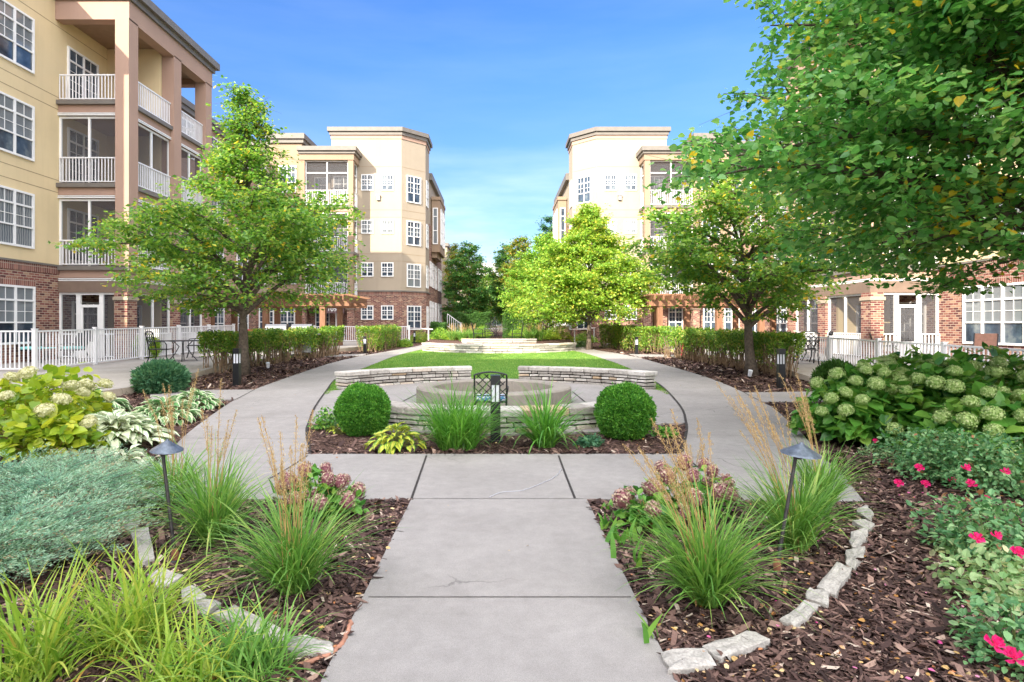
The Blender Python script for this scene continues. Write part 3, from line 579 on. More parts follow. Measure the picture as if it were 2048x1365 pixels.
def near_block(S, label, Y0):
    root = thing('apartment_building', label, 'building', (0, 0, 0)); A = 16.2
    def bx(mb, a0, a1, y0, y1, z0, z1): mb.box(S * a0, S * a1, y0, y1, z0, z1); return mb
    FW = ((S * A, 0), (0, 1), (-S, 0)); FF = ((0, 22.0), (S, 0), (0, -1)); FS = ((S * 13.62, 0), (0, 1), (-S, 0))
    bx(MB(), A - 0.03, 28, Y0, 40, -0.3, 3.45).build('brick_base', 'brick', root, uv=True)
    bx(MB(), A - 0.05, 28, Y0 - .02, 40, 3.45, 3.72).build('soldier_course', 'soldier', root, uv=True)
    mb = MB(); bx(mb, A, 28, Y0, 28.4, 3.72, 13.6); mb.build('wall', 'cream', root)
    mb = MB(); bx(mb, A, 28, 28.4, 40, 3.72, 12.55); mb.build('wall', 'rosebrown', root)
    mb = MB(); bx(mb, A - .08, 28, Y0 - .03, 40, 3.72, 3.79); mb.build('ledge', 'cornice', root)
    mb = MB(); bx(mb, A - .15, 28.2, Y0 - .2, 28.5, 13.6, 14.1); bx(mb, A - .2, 28.2, 28.5, 40, 12.55, 12.8); bx(mb, A - .28, 28.3, 28.5, 40.1, 12.8, 13.1); mb.build('cornice', 'cornice', root)
    mb = MB()
    for z in (12.55, 9.95, 9.5, 6.9, 6.45):
        mb.fbox(FW, Y0, 28.4, z - .01, z + .01, 0, .004)
        if z < 12.5: mb.fbox(FW, 28.6, 40, z - .01, z + .01, 0, .004)
    mb.build('score_lines', 'scorelines', root)
    fl = [3.73, 6.77, 9.81]
    for i, f in enumerate([0.42] + fl):
        z0, z1 = (0.95, 2.92) if i == 0 else (f + 0.50, f + 2.40)
        window(root, FW, 18.38, 20.85, z0, z1, 3, 0.2, ['half', 'curtain', 'half', 'half'][i], d=0.03 if i == 0 else 0)
        window(root, FW, 30.2, 31.8, z0, z1, 2, 0.2, d=0.03 if i == 0 else 0); window(root, FW, 33.6, 35.2, z0, z1, 2, 0.2, d=0.03 if i == 0 else 0)
        window(root, FW, 37.0, 38.6, z0, z1, 2, 0.2, d=0.03 if i == 0 else 0)
        if i: 
            for q in (22.5, 25.65): window(root, FW, q, q + 1.7, f + 0.02, f + 2.25, 2, 0.18, 'dark', True, 0, 'patio_door', True)
    for u in (18.3, 30.1, 33.5, 36.9): MB().fbox(FW, u, u + (2.63 if u < 20 else 1.8), 2.93, 3.16, 0.03, 0.045).build('lintel', 'soldier', root, uv=True)
    # balcony stack
    mb = MB()
    for f in fl: bx(mb, 13.66, A, 22.05, 28.1, f - 0.40, f - 0.02)
    mb.build('balcony_slab', 'rosebrown', root)
    mb = MB()
    for f in fl:
        bx(mb, 13.54, 13.66, 21.95, 28.2, f - .13, f + .02); bx(mb, 13.66, A, 21.93, 22.05, f - .13, f + .02); bx(mb, 13.66, A, 28.1, 28.22, f - .13, f + .02)
    mb.build('balcony_edge', 'cornice', root)
    mb = MB()
    for f in fl:
        for q in (0.44, 0.50):
            bx(mb, 13.62, 13.66, 22.0, 28.15, f - q - .02, f - q + .015); bx(mb, 13.66, A, 22.01, 22.05, f - q - .02, f - q + .015)
    mb.build('balcony_trim', 'white', root)
    mb = MB(); f = 3.73; bx(mb, 13.6, 13.72, 22.0, 28.15, f - .95, f - .53); bx(mb, 13.72, A - .04, 22.0, 22.12, f - .95, f - .53); mb.build('porch_beam', 'brownband', root)
    for y0 in (21.95, 25.0, 27.7):
        mb = MB(); bx(mb, 13.50, 14.0, y0 - .07, y0 + .5, 3.77, 12.8); mb.build('column', 'rosebrown', root)
        mb = MB(); bx(mb, 13.57, 14.05, y0 - .05, y0 + .55, 0.1, 2.78); mb.build('brick_pier', 'brick', root, uv=True)
        mb = MB(); bx(mb, 13.53, 14.09, y0 - .09, y0 + .59, 2.5, 2.62); mb.build('pier_cap', 'pale', root)
    mb = MB(); bx(mb, 13.5, 13.95, 21.9, 28.25, 12.75, 13.45); bx(mb, 13.95, A, 21.9, 22.3, 12.75, 13.45); bx(mb, 13.95, A, 27.85, 28.25, 12.75, 13.45); mb.build('roof_beam', 'rosebrown', root)
    mb = MB(); bx(mb, 13.95, A, 22.3, 27.85, 13.0, 13.45); mb.build('balcony_ceiling', 'ceiling', root)
    mb = MB(); bx(mb, 13.4, A + .3, 21.8, 28.35, 13.45, 13.65); bx(mb, 13.25, A + .3, 21.65, 28.5, 13.65, 13.95); mb.build('roof_cornice', 'cornice', root)
    mb = MB()
    for i, f in enumerate([0.3] + fl): bx(mb, 14.02, A, 24.8, 24.95, f, [2.78, 6.35, 9.4, 12.99][i])
    mb.build('partition', 'cream', root)
    for i, f in enumerate(fl):
        railing(root, (S * 14.0, 22.06), (S * 16.15, 22.06), f + .02); railing(root, (S * 13.66, 22.5), (S * 13.66, 24.98), f + .02)
        railing(root, (S * 13.66, 25.5), (S * 13.66, 27.7), f + .02); railing(root, (S * 14.0, 28.1), (S * 16.15, 28.1), f + .02)
        if i < 2:
            screen(root, ((0, 22.14), (S, 0), (0, -1)), 14.0, 16.2, f + .02, f + 2.5, div=2)
            screen(root, ((S * 13.76, 0), (0, 1), (-S, 0)), 22.45, 25.0, f + .02, f + 2.5, div=2); screen(root, ((S * 13.76, 0), (0, 1), (-S, 0)), 25.5, 27.7, f + .02, f + 2.5, div=2)
    # ground floor porch
    F0 = ((0, 22.1), (S, 0), (0, -1)); pz = 0.36
    screen(root, F0, 15.47, 16.17, pz, 2.78); screen(root, F0, 14.03, 14.62, pz, 2.78)
    dr = MB(); dr.fbox(F0, 14.62, 14.70, pz, 2.78, -.04, .04); dr.fbox(F0, 15.39, 15.47, pz, 2.78, -.04, .04); dr.fbox(F0, 14.70, 15.39, 2.70, 2.78, -.037, .037); dr.fbox(F0, 14.70, 15.39, 2.24, 2.34, -.037, .037)
    dr.build('door_frame', 'white', root)
    dr = MB(); dr.fbox(F0, 14.70, 15.39, pz + .02, pz + .62, -.03, .02); dr.fbox(F0, 14.70, 14.78, pz + .62, 2.24, -.03, .02); dr.fbox(F0, 15.31, 15.39, pz + .62, 2.24, -.03, .02)
    dd = dr.build('screen_door', 'white', root); m = MB(); m.fbox(F0, 14.78, 15.31, pz + .62, 2.24, -.01, -.005); m.build('screen', 'screen', dd)
    window(root, FW, 22.7, 24.3, pz, 2.5, 2, 0.18, 'dark', True, 0.03, 'patio_door', True); window(root, ((0, 24.8), (S, 0), (0, -1)), 14.75, 15.6, pz, 2.4, 1, 0, 'dark', True, 0, 'glazed_door', True)
    for a, b in ((22.55, 24.93), (25.57, 27.63)):
        screen(root, ((S * 13.72, 0), (0, 1), (-S, 0)), a, b, pz, 2.78, div=2); railing(root, (S * 13.66, a), (S * 13.66, b), pz, 0.9)
    railing(root, (S * 14.05, 22.0), (S * 14.62, 22.0), pz, 0.9); railing(root, (S * 15.5, 22.0), (S * 16.15, 22.0), pz, 0.9)
    return root
bl = near_block(-1, 'cream and brick building with corner balconies at the left edge of the photo', 17.2)
mb = MB(); mb.box(-46, -4.8, -26, -12, -0.2, 21); mb.build('unseen_shade_block', 'cream', bl)  # unseen block behind the camera, placed and sized to shade the foreground
mb = MB(); mb.box(-46, -4.6, -26.2, -11.8, 21, 21.4); mb.build('unseen_block_cornice', 'cornice', bl)
mb = MB(); mb.box(-27, -20, -12, 17.2, -0.2, 4.0); mb.build('unseen_link', 'brick', bl, uv=True)  # unseen link, added to join that block to the left building
for q in (-26, -21, -16, -11):
    for f in (0.9, 4.3, 7.3, 10.4, 13.5, 16.6): window(bl, ((0, -12), (1, 0), (0, 1)), q, q + 1.7, f, f + 1.9, 2, 0.2)
near_block(1, 'sunlit brick building with a screened porch behind the big tree at right', 12.0)
def far_block(S, label):
    root = thing('apartment_building', label, 'building', (0, 0, 0))
    def bx(mb, a0, a1, y0, y1, z0, z1): mb.box(S * a0, S * a1, y0, y1, z0, z1); return mb
    def pr(poly, z0, z1): return MB().prism([(S * a, y) for a, y in poly], z0, z1)
    FF = ((0, 41.0), (S, 0), (0, -1)); FC = ((S * 6.66, 41.0), (-S * .7071, .7071), (-S * .7071, -.7071)); FS = ((S * 5.2, 0), (0, 1), (-S, 0)); FB = ((0, 41.5), (S, 0), (0, -1))
    fp = [(11.45, 41), (6.66, 41), (5.2, 42.46), (5.2, 44.6), (11.45, 44.6)]
    def off(o): return [(11.45 + o, 41 - o), (6.66 - o * .41, 41 - o), (5.2 - o, 42.46 - o * .41), (5.2 - o, 44.6 + o), (11.45 + o, 44.6 + o)]
    pr(off(.03), -.2, 3.62).build('brick_base', 'brick', root, uv=True); pr(off(.045), 3.62, 3.86).build('soldier_course', 'soldier', root, uv=True); pr(off(.1), 3.86, 3.95).build('ledge', 'cornice', root)
    pr(fp, 3.95, 14.3).build('tower_wall', 'pale', root); pr(off(.04), 14.3, 14.55).build('frieze', 'rosebrown', root)
    mb = pr(off(.12), 14.55, 14.78); mb2 = pr(off(.24), 14.78, 15.06); mb.build('cornice', 'cornice', root); mb2.build('cornice', 'cornice', root)
    sc = MB()
    for z in (12.4, 9.45, 8.95, 6.45, 5.95, 12.05)[:5]:
        sc.fbox(FF, 6.7, 11.4, z - .012, z + .012, 0, .006); sc.fbox(FC, .02, 2.05, z - .012, z + .012, 0, .006)
    sc.build('score_lines', 'scorelines', root)
    zs = [(11.87, 10.76), (8.76, 7.82), (5.86, 4.88), (2.92, 1.94)]; zc = [(11.9, 10.05), (8.78, 7.1), (5.82, 4.2), (2.92, 1.25)]
    for i, ((t1, t0), (c1, c0)) in enumerate(zip(zs, zc)):
        dd = 0.03 if i == 3 else 0
        for a in (8.99, 7.62): window(root, FF, a - .42, a + .42, t0, t1, 2, 0.25, 'curtain' if i == 1 else 'dark', True, dd)
        window(root, FC, .42, 1.62, c0, c1, 2, 0.2, ['dark', 'dark', 'curtain', 'dark'][i], True, dd)
        window(root, FS, 42.75, 43.7, c0, c1, 1, 0.2, None, True, dd)
    for z in (10.1,):
        m = MB(); m.fbox(FF, 8.13, 8.35, z, z + .3, 0, .16); m.fbox(FF, 8.10, 8.38, z + .3, z + .34, 0, .2); m.build('wall_lamp', 'steel', root)
    # long wing running back, with its bay
    mb = MB(); bx(mb, 5.22, 12, 44.65, 54.5, -.2, 9.2); mb.build('brick_wall', 'brick', root, uv=True)
    mb = MB(); bx(mb, 5.26, 12, 44.7, 54.4, 9.2, 12.45); mb.build('upper_wall', 'pale', root); mb = MB(); bx(mb, 5.0, 12.2, 44.9, 54.7, 12.45, 12.95); mb.build('cornice', 'cornice', root)
    mb = MB(); bx(mb, 4.55, 5.2, 46.2, 50.4, 7.2, 11.2); bx(mb, 4.5, 5.2, 46.1, 50.5, 11.2, 11.45); bx(mb, 4.8, 5.2, 46.5, 50.1, 6.8, 7.2); mb.build('bay', 'tan', root)
    FY = ((S * 4.55, 0), (0, 1), (-S, 0))
    for a in (46.6, 48.6): window(root, FY, a, a + 1.3, 7.8, 10.6, 2, 0.2)
    window(root, ((0, 46.2), (S, 0), (0, -1)), 4.7, 5.1, 7.8, 10.6, 1, 0.2, grid=False)
    for i, z in enumerate((1.5, 4.5, 7.4)):
        for a in (45.1, 46.9, 48.9, 51.2, 53.0):
            if z < 7 or a > 51: window(root, ((S * 5.22, 0), (0, 1), (-S, 0)), a, a + 1.0, z, z + 1.9, 1, 0.2)
    # link wall behind the pergola
    mb = MB(); bx(mb, 11.6, 16.1, 41.5, 47, -.2, 3.62); bx(mb, 9.55, 11.3, 40.9, 40.96, -.2, 3.3); mb.build('brick_base', 'brick', root, uv=True)
    mb = MB(); bx(mb, 11.6, 16.1, 41.52, 47, 3.62, 12.6); mb.build('wall', 'tan', root)
    mb = MB(); bx(mb, 15.3, 17.4, 40.2, 44, 3.7, 13.5); mb.build('wall', 'pale', root); mb = MB(); bx(mb, 15.32, 17.5, 40.05, 44.1, 13.5, 13.9); mb.build('cornice', 'cornice', root)
    mb = MB(); bx(mb, 13.15, 15.3, 40.0, 43.6, 3.7, 13.7); mb.build('wall', 'tan', root); mb = MB(); bx(mb, 13.0, 15.4, 39.85, 43.7, 13.7, 13.95); bx(mb, 12.9, 15.5, 39.72, 43.8, 13.95, 14.3); mb.build('cornice', 'cornice', root)
    mb = MB(); bx(mb, 13.17, 17.4, 40.02, 43.6, -.2, 3.7); mb.build('brick_base', 'brick', root, uv=True)
    F2 = ((0, 40.0), (S, 0), (0, -1))
    for z in (4.3, 7.35, 10.4): window(root, F2, 13.5, 14.7, z, z + 1.8, 2, 0.2); window(root, ((0, 40.2), (S, 0), (0, -1)), 15.6, 16.15, z, z + 1.8, 1, 0.2)
    for a in (13.6, 15.0): window(root, F2, a, a + 1.0, 1.1, 2.95, 2, 0.2, 'dark', True, -.02 + .0)
    for a in (11.7,): window(root, FB, a, a + 1.0, 1.1, 2.95, 2, 0.2, 'dark')
    # balcony tower
    for f in (9.45, 6.4, 3.35):
        mb = MB(); bx(mb, 9.65, 13.0, 39.6, 41.0, f - .38, f); mb.build('balcony_slab', 'rosebrown', root)
        mb = MB(); bx(mb, 9.55, 13.1, 39.48, 39.6, f - .14, f + .02); bx(mb, 9.55, 9.65, 39.6, 41, f - .14, f + .02); mb.build('balcony_edge', 'cornice', root)
        railing(root, (S * 9.95, 39.62), (S * 12.8, 39.62), f + .02, 1.0); railing(root, (S * 9.68, 39.9), (S * 9.68, 40.95), f + .02, 1.0)
        screen(root, ((0, 39.72), (S, 0), (0, -1)), 9.95, 12.8, f + .02, 12.45 if f > 9 else f + 2.62, div=2, bars=(f + 2.2,))
        screen(root, ((S * 9.74, 0), (0, 1), (-S, 0)), 39.9, 40.98, f + .02, 12.45 if f > 9 else f + 2.62, div=1, bars=(f + 2.2,))
    mb = MB(); bx(mb, 11.6, 13.1, 41.3, 41.5, 3.4, 12.45); mb.build('wall', 'pale', root)
    for f in (9.45, 6.4, 3.35): window(root, FF, 9.9, 11.3, f + .05, f + 2.3, 2, 0.2, 'curtain', True, 0.0, 'patio_door', True); window(root, ((0, 41.3), (S, 0), (0, -1)), 11.8, 12.7, f + .05, f + 2.3, 1, 0.2, 'dark', True, 0, 'patio_door', True)
    for a in (9.6, 12.8):
        mb = MB(); bx(mb, a, a + .35, 39.5, 39.88, 3.4, 12.45); mb.build('column', 'tan', root)
        mb = MB(); bx(mb, a - .02, a + .4, 39.48, 39.92, .2, 2.6); mb.build('brick_pier', 'brick', root, uv=True); mb = MB(); bx(mb, a - .1, a + .48, 39.4, 40.0, 2.6, 3.2); mb.build('pier_cap', 'brownband', root)
    mb = MB(); bx(mb, 9.55, 13.15, 39.45, 41, 12.45, 12.85); mb.build('roof_beam', 'tan', root); mb = MB(); bx(mb, 9.45, 13.2, 39.35, 41, 12.85, 13.02); bx(mb, 9.35, 13.25, 39.22, 41, 13.02, 13.3); mb.build('roof_cornice', 'cornice', root)
    return root
fb = far_block(-1, 'far left building with a pale chamfered tower and grey brown cornice beyond the small linden')
far_block(1, 'far right building with a pale chamfered tower, its balconies above the right pergola')
# house number board over a white door
mb = MB(); mb.box(XA(652, 39.3), XA(688, 39.3), 39.30, 39.38, ZA(627, 39.3), ZA(608, 39.3)); board = mb.build('number_board', 'awning', fb)
cu = bpy.data.curves.new('house_number', 'FONT'); cu.body = '105'; cu.size = 0.42; cu.extrude = 0.01; cu.align_x = 'CENTER'; cu.align_y = 'CENTER'; cu.materials.append(M['lettering'])
tmp = bpy.data.objects.new('tmp', cu); COL.objects.link(tmp); bpy.context.view_layer.update(); me_ = bpy.data.meshes.new_from_object(tmp.evaluated_get(bpy.context.evaluated_depsgraph_get())); bpy.data.objects.remove(tmp)
tx = bpy.data.objects.new('house_number', me_); COL.objects.link(tx); tx.parent = board; tx.location = (XA(664, 39.28), 39.28, ZA(619, 39.28)); tx.rotation_euler = (R(90), 0, 0)
mb = MB(); mb.box(XA(661, 39.45), XA(676, 39.45), 40.6, 40.66, .4, 2.5); mb.build('entrance_door', 'white', fb)
# farther buildings
b = thing('apartment_building', 'pale slab building end showing beyond the far left brick wing', 'building', (0, 0, 0))
MB().box(-16, -5.35, 62, 74, 0, 9.7).build('wall', 'pale', b); MB().box(-16.2, -5.2, 61.8, 74.2, 9.7, 10.05).build('cornice', 'cornice', b); MB().box(-16, -5.33, 61.97, 62.0, 0, 3.6).build('brick_base', 'tan', b)
for z in (1.5, 4.4, 7.2): window(b, ((-5.35, 0), (0, 1), (1, 0)), 64, 65.4, z, z + 1.6, 2, 0.2)
b = thing('apartment_building', 'distant pale building with a grey hipped roof seen between the far trees', 'building', (0, 0, 0))
MB().box(-9, 16, 84, 96, 0, 8.2).build('wall', 'pale', b)
mb = MB(); mb.add([(-9.6, 83.4, 8.2), (16.6, 83.4, 8.2), (16.6, 96.6, 8.2), (-9.6, 96.6, 8.2), (-3.5, 90, 10.9), (10.5, 90, 10.9)], [[0, 1, 5, 4], [1, 2, 5], [2, 3, 4, 5], [3, 0, 4], [3, 2, 1, 0]]); mb.build('roof', 'greyroof', b)
for a in (-7, -4, -1, 2, 5, 8):
    for z in (1.5, 5): window(b, ((0, 84), (1, 0), (0, -1)), a, a + 1.3, z, z + 1.7, 2, 0.2)
# ---------------- pergolas ----------------
def pergola(S, label):
    y0, y1 = 29.0, 32.6; p = thing('pergola', label, 'pergola', (S * 11, y0, T(y0) + .17), 0, 'cedar pergolas on the patios'); ox, oy, oz = S * 11, y0, T(y0) + .17
    def bx(a0, a1, ya, yb_, z0, z1, nm, mb=None):
        m = mb or MB(); m.box(S * a0 - ox, S * a1 - ox, ya - oy, yb_ - oy, z0 - oz, z1 - oz)
        if mb is None: m.build(nm, 'cedar', p, bevel=0.008)
    px_f = (1319, 1437, 1522, 1604) if S > 0 else (998 - 313 + 998, 1574, 1464, 1350); px_b = (1311, 1374, 1471, 1546) if S > 0 else (1527, 1441, 1398, 1316)
    for q in px_f: a = (q - 998) / 1200 * y0; bx(a - .13, a + .13, y0 - .13, y0 + .13, oz, 2.62, 'post')
    for q in px_b: a = (q - 998) / 1200 * y1; bx(a - .13, a + .13, y1 - .13, y1 + .13, oz, 2.62, 'post')
    a0, a1 = 7.2, 16.0 if S < 0 else 15.1
    for yy in (y0, y1):
        for s in (-1, 1): bx(a0, a1, yy + s * .155 - .025, yy + s * .155 + .025, 2.50, 2.78, 'beam')
    k = 0; a = a0 + .15
    while a < a1: 
        bx(a - .03, a + .03, y0 - .75, y1 + .6, 2.78, 3.02, 'rafter'); a += 0.42
    m = MB(); y = y0 - .6
    while y < y1 + .5: bx(a0 - .1, a1 + .1, y - .025, y + .025, 3.02, 3.07, '', m); y += 0.36
    m.build('slats', 'cedar', p)
pergola(-1, 'cedar pergola in the shade behind the left linden trunk'); pergola(1, 'sunlit cedar pergola behind the tree on the right patio')
# ---------------- fences ----------------
def fence(label, pts, off, h, step=2.6, group=None):
    pts = np.array(pts, float); x0, y0 = pts[0]; f = thing('fence', label, 'fence', (x0, y0, T(y0) + off), 0, group)
    for a, b in zip(pts[:-1], pts[1:]):
        L = np.linalg.norm(b - a); n = max(1, round(L / step))
        for i in range(n + 1):
            p = a + (b - a) * i / n; z = T(p[1]) - T(y0); q = p - pts[0]
            if i < n or (b == pts[-1]).all():
                m = MB(); m.box(q[0] - .05, q[0] + .05, q[1] - .05, q[1] + .05, z, z + h); m.box(q[0] - .062, q[0] + .062, q[1] - .062, q[1] + .062, z + h, z + h + .03); m.build('post', 'railing', f)
            if i < n:
                p2 = a + (b - a) * (i + 1) / n; q2 = p2 - pts[0]; d = (q2 - q) / np.linalg.norm(q2 - q) * .052
                railing(f, q + d, q2 - d, 0, h - .05, 'rail_panel', 0.125, slope=(z, T(p2[1]) - T(y0)))
    return f
fence('white picket rail fence on the left patio in front of the porch', [(-16.15, 16.8), (-13.0, 16.8), (-13.0, 29.4)], .17, 1.18)
fence('white picket rail fence on the right patio behind the hydrangea', [(10.75, 9.5), (10.75, 22.0)], .17, .90)
fence('low white railing before the brick wall beyond the two grills', [(-11.5, 37.4), (-5.6, 37.4)], .17, 1.0)
def handrail(label, a, b, h=.9):
    y0 = a[1]; r = thing('handrail', label, 'handrail', (a[0], y0, T(y0)), 0, 'white handrails beside the paths'); d = (b[0] - a[0], b[1] - y0); dz = T(b[1]) - T(y0)
    for p in (0, 1): m = MB(); m.tube([(d[0] * p, d[1] * p, dz * p), (d[0] * p, d[1] * p, dz * p + h)], .035, 8); m.build('post', 'railing', r)
    m = MB(); e = .15; m.bar((-d[0] * e, -d[1] * e, h + .03), (d[0] * (1 + e), d[1] * (1 + e), dz + h + .03), .08, .06); m.build('rail', 'railing', r)
p1 = G(857, 691); p2 = G(815, 684); handrail('white handrail on two posts beside the far end of the left path', p1[:2], p2[:2], .95)
p1 = G(1149, 692); p2 = G(1188, 685); handrail('white handrail on two posts beside the far end of the right path', p1[:2], p2[:2], .95)
for S, lab in ((-1, 'pale stair railing sloping down beside the far left hedge'), (1, 'pale stair railing below the far yellow green tree')):
    x0 = -3.7 if S < 0 else 3.1; y0 = 43.0; r = thing('stair_railing', lab, 'railing', (x0, y0, T(y0)), 0, 'stair railings at the far end')
    railing(r, (0, 0), (-S * 0 + .9, 0), 0, .95, 'rail_panel', .13, slope=(1.0, .35) if S < 0 else (.35, 1.0)); railing(r, (.95, 0), (2.3, 0) if S > 0 else (.96, 1.5), 1.0 if S > 0 else .35, .95, 'rail_panel', .13)
# ---------------- dry stone walls, fire pit ----------------
def stone_wall(label, c, Rm, a0, a1, base, courses, th=.36, cap=.10, group=None, cat='stone wall', capo=.03, slen=(.16, .46)):
    w = thing('stone_wall', label, cat, (c[0], c[1], base), 0, group)
    def block(mb, R0, R1, b0, b1, z0, z1, j):
        V = []
        for z in (z0, z1):
            for rr, aa in ((R0, b0), (R1, b0), (R1, b1), (R0, b1)):
                r_ = rr + random.uniform(-j, j); t_ = aa + random.uniform(-j, j) * .4 / Rm
                V.append((r_ * math.cos(t_), r_ * math.sin(t_), z + random.uniform(-j, j) * .25))
        mb.add(V, BOXF)
    core = MB(); k = 24; H = sum(courses)
    for i in range(k):
        b0 = a0 + (a1 - a0) * i / k; b1 = a0 + (a1 - a0) * (i + 1) / k
        e = .03 / Rm; b0 = max(b0, a0 + e); b1 = min(b1, a1 - e); block(core, Rm - th / 2 + .045, Rm + th / 2 - .045, b0, b1, -.03, H, 0)
    core.build('wall_core', 'stonegap', w)
    st = MB(); z = 0
    for h in courses:
        a = a0
        while a < a1 - 1e-6:
            L = random.uniform(*slen) / Rm; b = min(a + L, a1)
            if a1 - b < .12 / Rm: b = a1
            block(st, Rm - th / 2, Rm + th / 2, a + .010 / Rm, b - .010 / Rm, z + .011, z + h - .011, .018); a = b
        z += h
    st.build('stones', 'stone', w, rnd=True, bevel=.012)
    cp = MB(); a = a0 - .02 / Rm; e1 = a1 + .02 / Rm
    while a < e1 - 1e-6:
        L = random.uniform(.38, .72) / Rm; b = min(a + L, e1)
        if e1 - b < .2 / Rm: b = e1
        block(cp, Rm - th / 2 - capo, Rm + th / 2 + capo, a + .006 / Rm, b - .006 / Rm, H, H + cap, .012); a = b
    cp.build('cap_stones', 'stone', w, rnd=True, bevel=.018); return w
C0 = (-.07, 11.6); z0 = T(13.5)
stone_wall('curved dry stone seat wall behind the fire pit, left of the gap', C0, 4.3, R(99), R(147), z0 + .01, [.085, .075, .09, .07], group='curved seat walls round the fire pit')
stone_wall('curved dry stone seat wall behind the fire pit, right of the gap', C0, 4.3, R(33), R(82), z0 + .01, [.08, .085, .075, .08], group='curved seat walls round the fire pit')
stone_wall('low curved dry stone wall between the two globe bushes', (-.03, 11.75), 2.9, R(180 + 50), R(360 - 50), T(8.9), [.09, .07, .085], .40, .11, slen=(.3, .7))
yw = 29.0; stone_wall('long low curved limestone wall at the far end of the lawn', (0, 32.2), 4.1, R(180 + 25), R(360 - 25), T(yw) - .03, [.13, .12, .11], .4, .10, slen=(.3, .9))
stone_wall('upper short limestone wall behind the long far wall', (0, 36.2), 4.0, R(180 + 61), R(360 - 61), T(32) + .12, [.11, .11, .12], .4, .08, slen=(.3, .8))
slab('terrace', [(-4.0, 31.8), (-3.4, 30.2), (-2.0, 28.75), (0, 28.3), (2.0, 28.75), (3.4, 30.2), (4.0, 31.8), (4.6, 40), (-4.6, 40)], .30, 'mulch', .5)
t = thing('fire_pit', 'round grey concrete fire pit ring in the middle of the stone walls', 'fire pit', (-.10, 11.85, T(11.8)))
m = MB(); m.lathe([(1.17, -.02), (1.52, -.02), (1.52, .32), (1.49, .35), (1.20, .35), (1.17, .32), (1.17, -.02)], 64, cap=False); m.build('ring', 'pit', t, smooth=False)
m = MB(); m.lathe([(.01, .035), (1.165, .035)], 40, cap=False); m.build('pit_floor', 'pit', t); m = MB(); m.lathe([(.26, .03), (.26, .15), (.22, .17), (.01, .17)], 20, cap=False); m.build('burner', 'pit', t)
# ---------------- edging stones ----------------
ed = [[(248, 999), (281, 996), (277, 1048), (246, 1053)], [(264, 1061), (296, 1057), (306, 1114), (281, 1124)], [(297, 1152), (325, 1138), (363, 1152), (322, 1178)], [(363, 1176), (384, 1171), (410, 1190), (366, 1205)],
      [(384, 1205), (410, 1198), (442, 1205), (410, 1225)], [(431, 1229), (470, 1212), (572, 1266), (532, 1280)], [(552, 1285), (593, 1273), (658, 1281), (666, 1297), (634, 1305), (586, 1300)],
      [(1714, 1023), (1730, 1009), (1745, 1023), (1743, 1040)], [(1708, 1044), (1730, 1038), (1747, 1048), (1739, 1059)], [(1704, 1065), (1735, 1057), (1735, 1073), (1718, 1092), (1702, 1090)], [(1695, 1102), (1728, 1094), (1726, 1115), (1708, 1137), (1691, 1123)],
      [(1673, 1127), (1702, 1139), (1673, 1187), (1635, 1172)], [(1617, 1175), (1656, 1185), (1654, 1208), (1615, 1197)], [(1610, 1204), (1637, 1210), (1590, 1249), (1561, 1239)], [(1412, 1293), (1491, 1264), (1538, 1280), (1443, 1315)], [(1322, 1305), (1409, 1297), (1429, 1329), (1341, 1338)]]
el = ['edging stone at the corner of the left path, beside the juniper', 'long narrow edging stone beside the foot of the left path lamp', 'wedge edging stone just below the left path lamp', 'small edging stone in the left row, between the wedge and the flat chip',
      'flat thin edging stone in the left row before the long slab', 'longest edging slab in the left row', 'edging stone nearest the front walk at the left row end', 'edging stone touching the right path corner, topmost of the right row', 'second edging stone from the right path corner',
      'third edging stone from the right path corner', 'fourth edging stone from the right path corner, where the row bends', 'largest edging stone in the bend of the right row', 'small squarish edging stone below the largest of the right row', 'last edging stone of the bend, right of the right reed grass',
      'pointed edging slab lying alone at bottom right of the walk', 'square edging slab touching the right edge of the walk']
for q, lab in zip(ed, el):
    p = [G(a, b, .05) for a, b in q]; c = np.mean(p, 0); P = []
    for i in range(len(p)):
        a, b_ = np.array(p[i][:2]), np.array(p[(i + 1) % len(p)][:2])
        for s in (0, .3, .62): P.append(tuple((a + (b_ - a) * s - c[:2]) * 1.10 + rng.normal(0, .005, 2)))
    m = MB(); n = len(P); top = [(x, y, .052 + rng.normal(0, .004)) for x, y in P]; bot = [(x * 1.03, y * 1.03, -.03) for x, y in P]; midv = [(x * .6, y * .6, .058 + rng.normal(0, .004)) for x, y in P]
    V = bot + top + midv + [(0, 0, .058)]; Fs = [[i, (i + 1) % n, n + (i + 1) % n, n + i] for i in range(n)] + [[n + i, n + (i + 1) % n, 2 * n + (i + 1) % n, 2 * n + i] for i in range(n)] + [[2 * n + i, 2 * n + (i + 1) % n, 3 * n] for i in range(n)]
    m.add(V, Fs); o = m.build('edging_stone', 'slabstone', rnd=True, bevel=.004); o.location = (c[0], c[1], T(c[1])); tag(o, lab, 'edging stone', 'rough limestone edging stones')
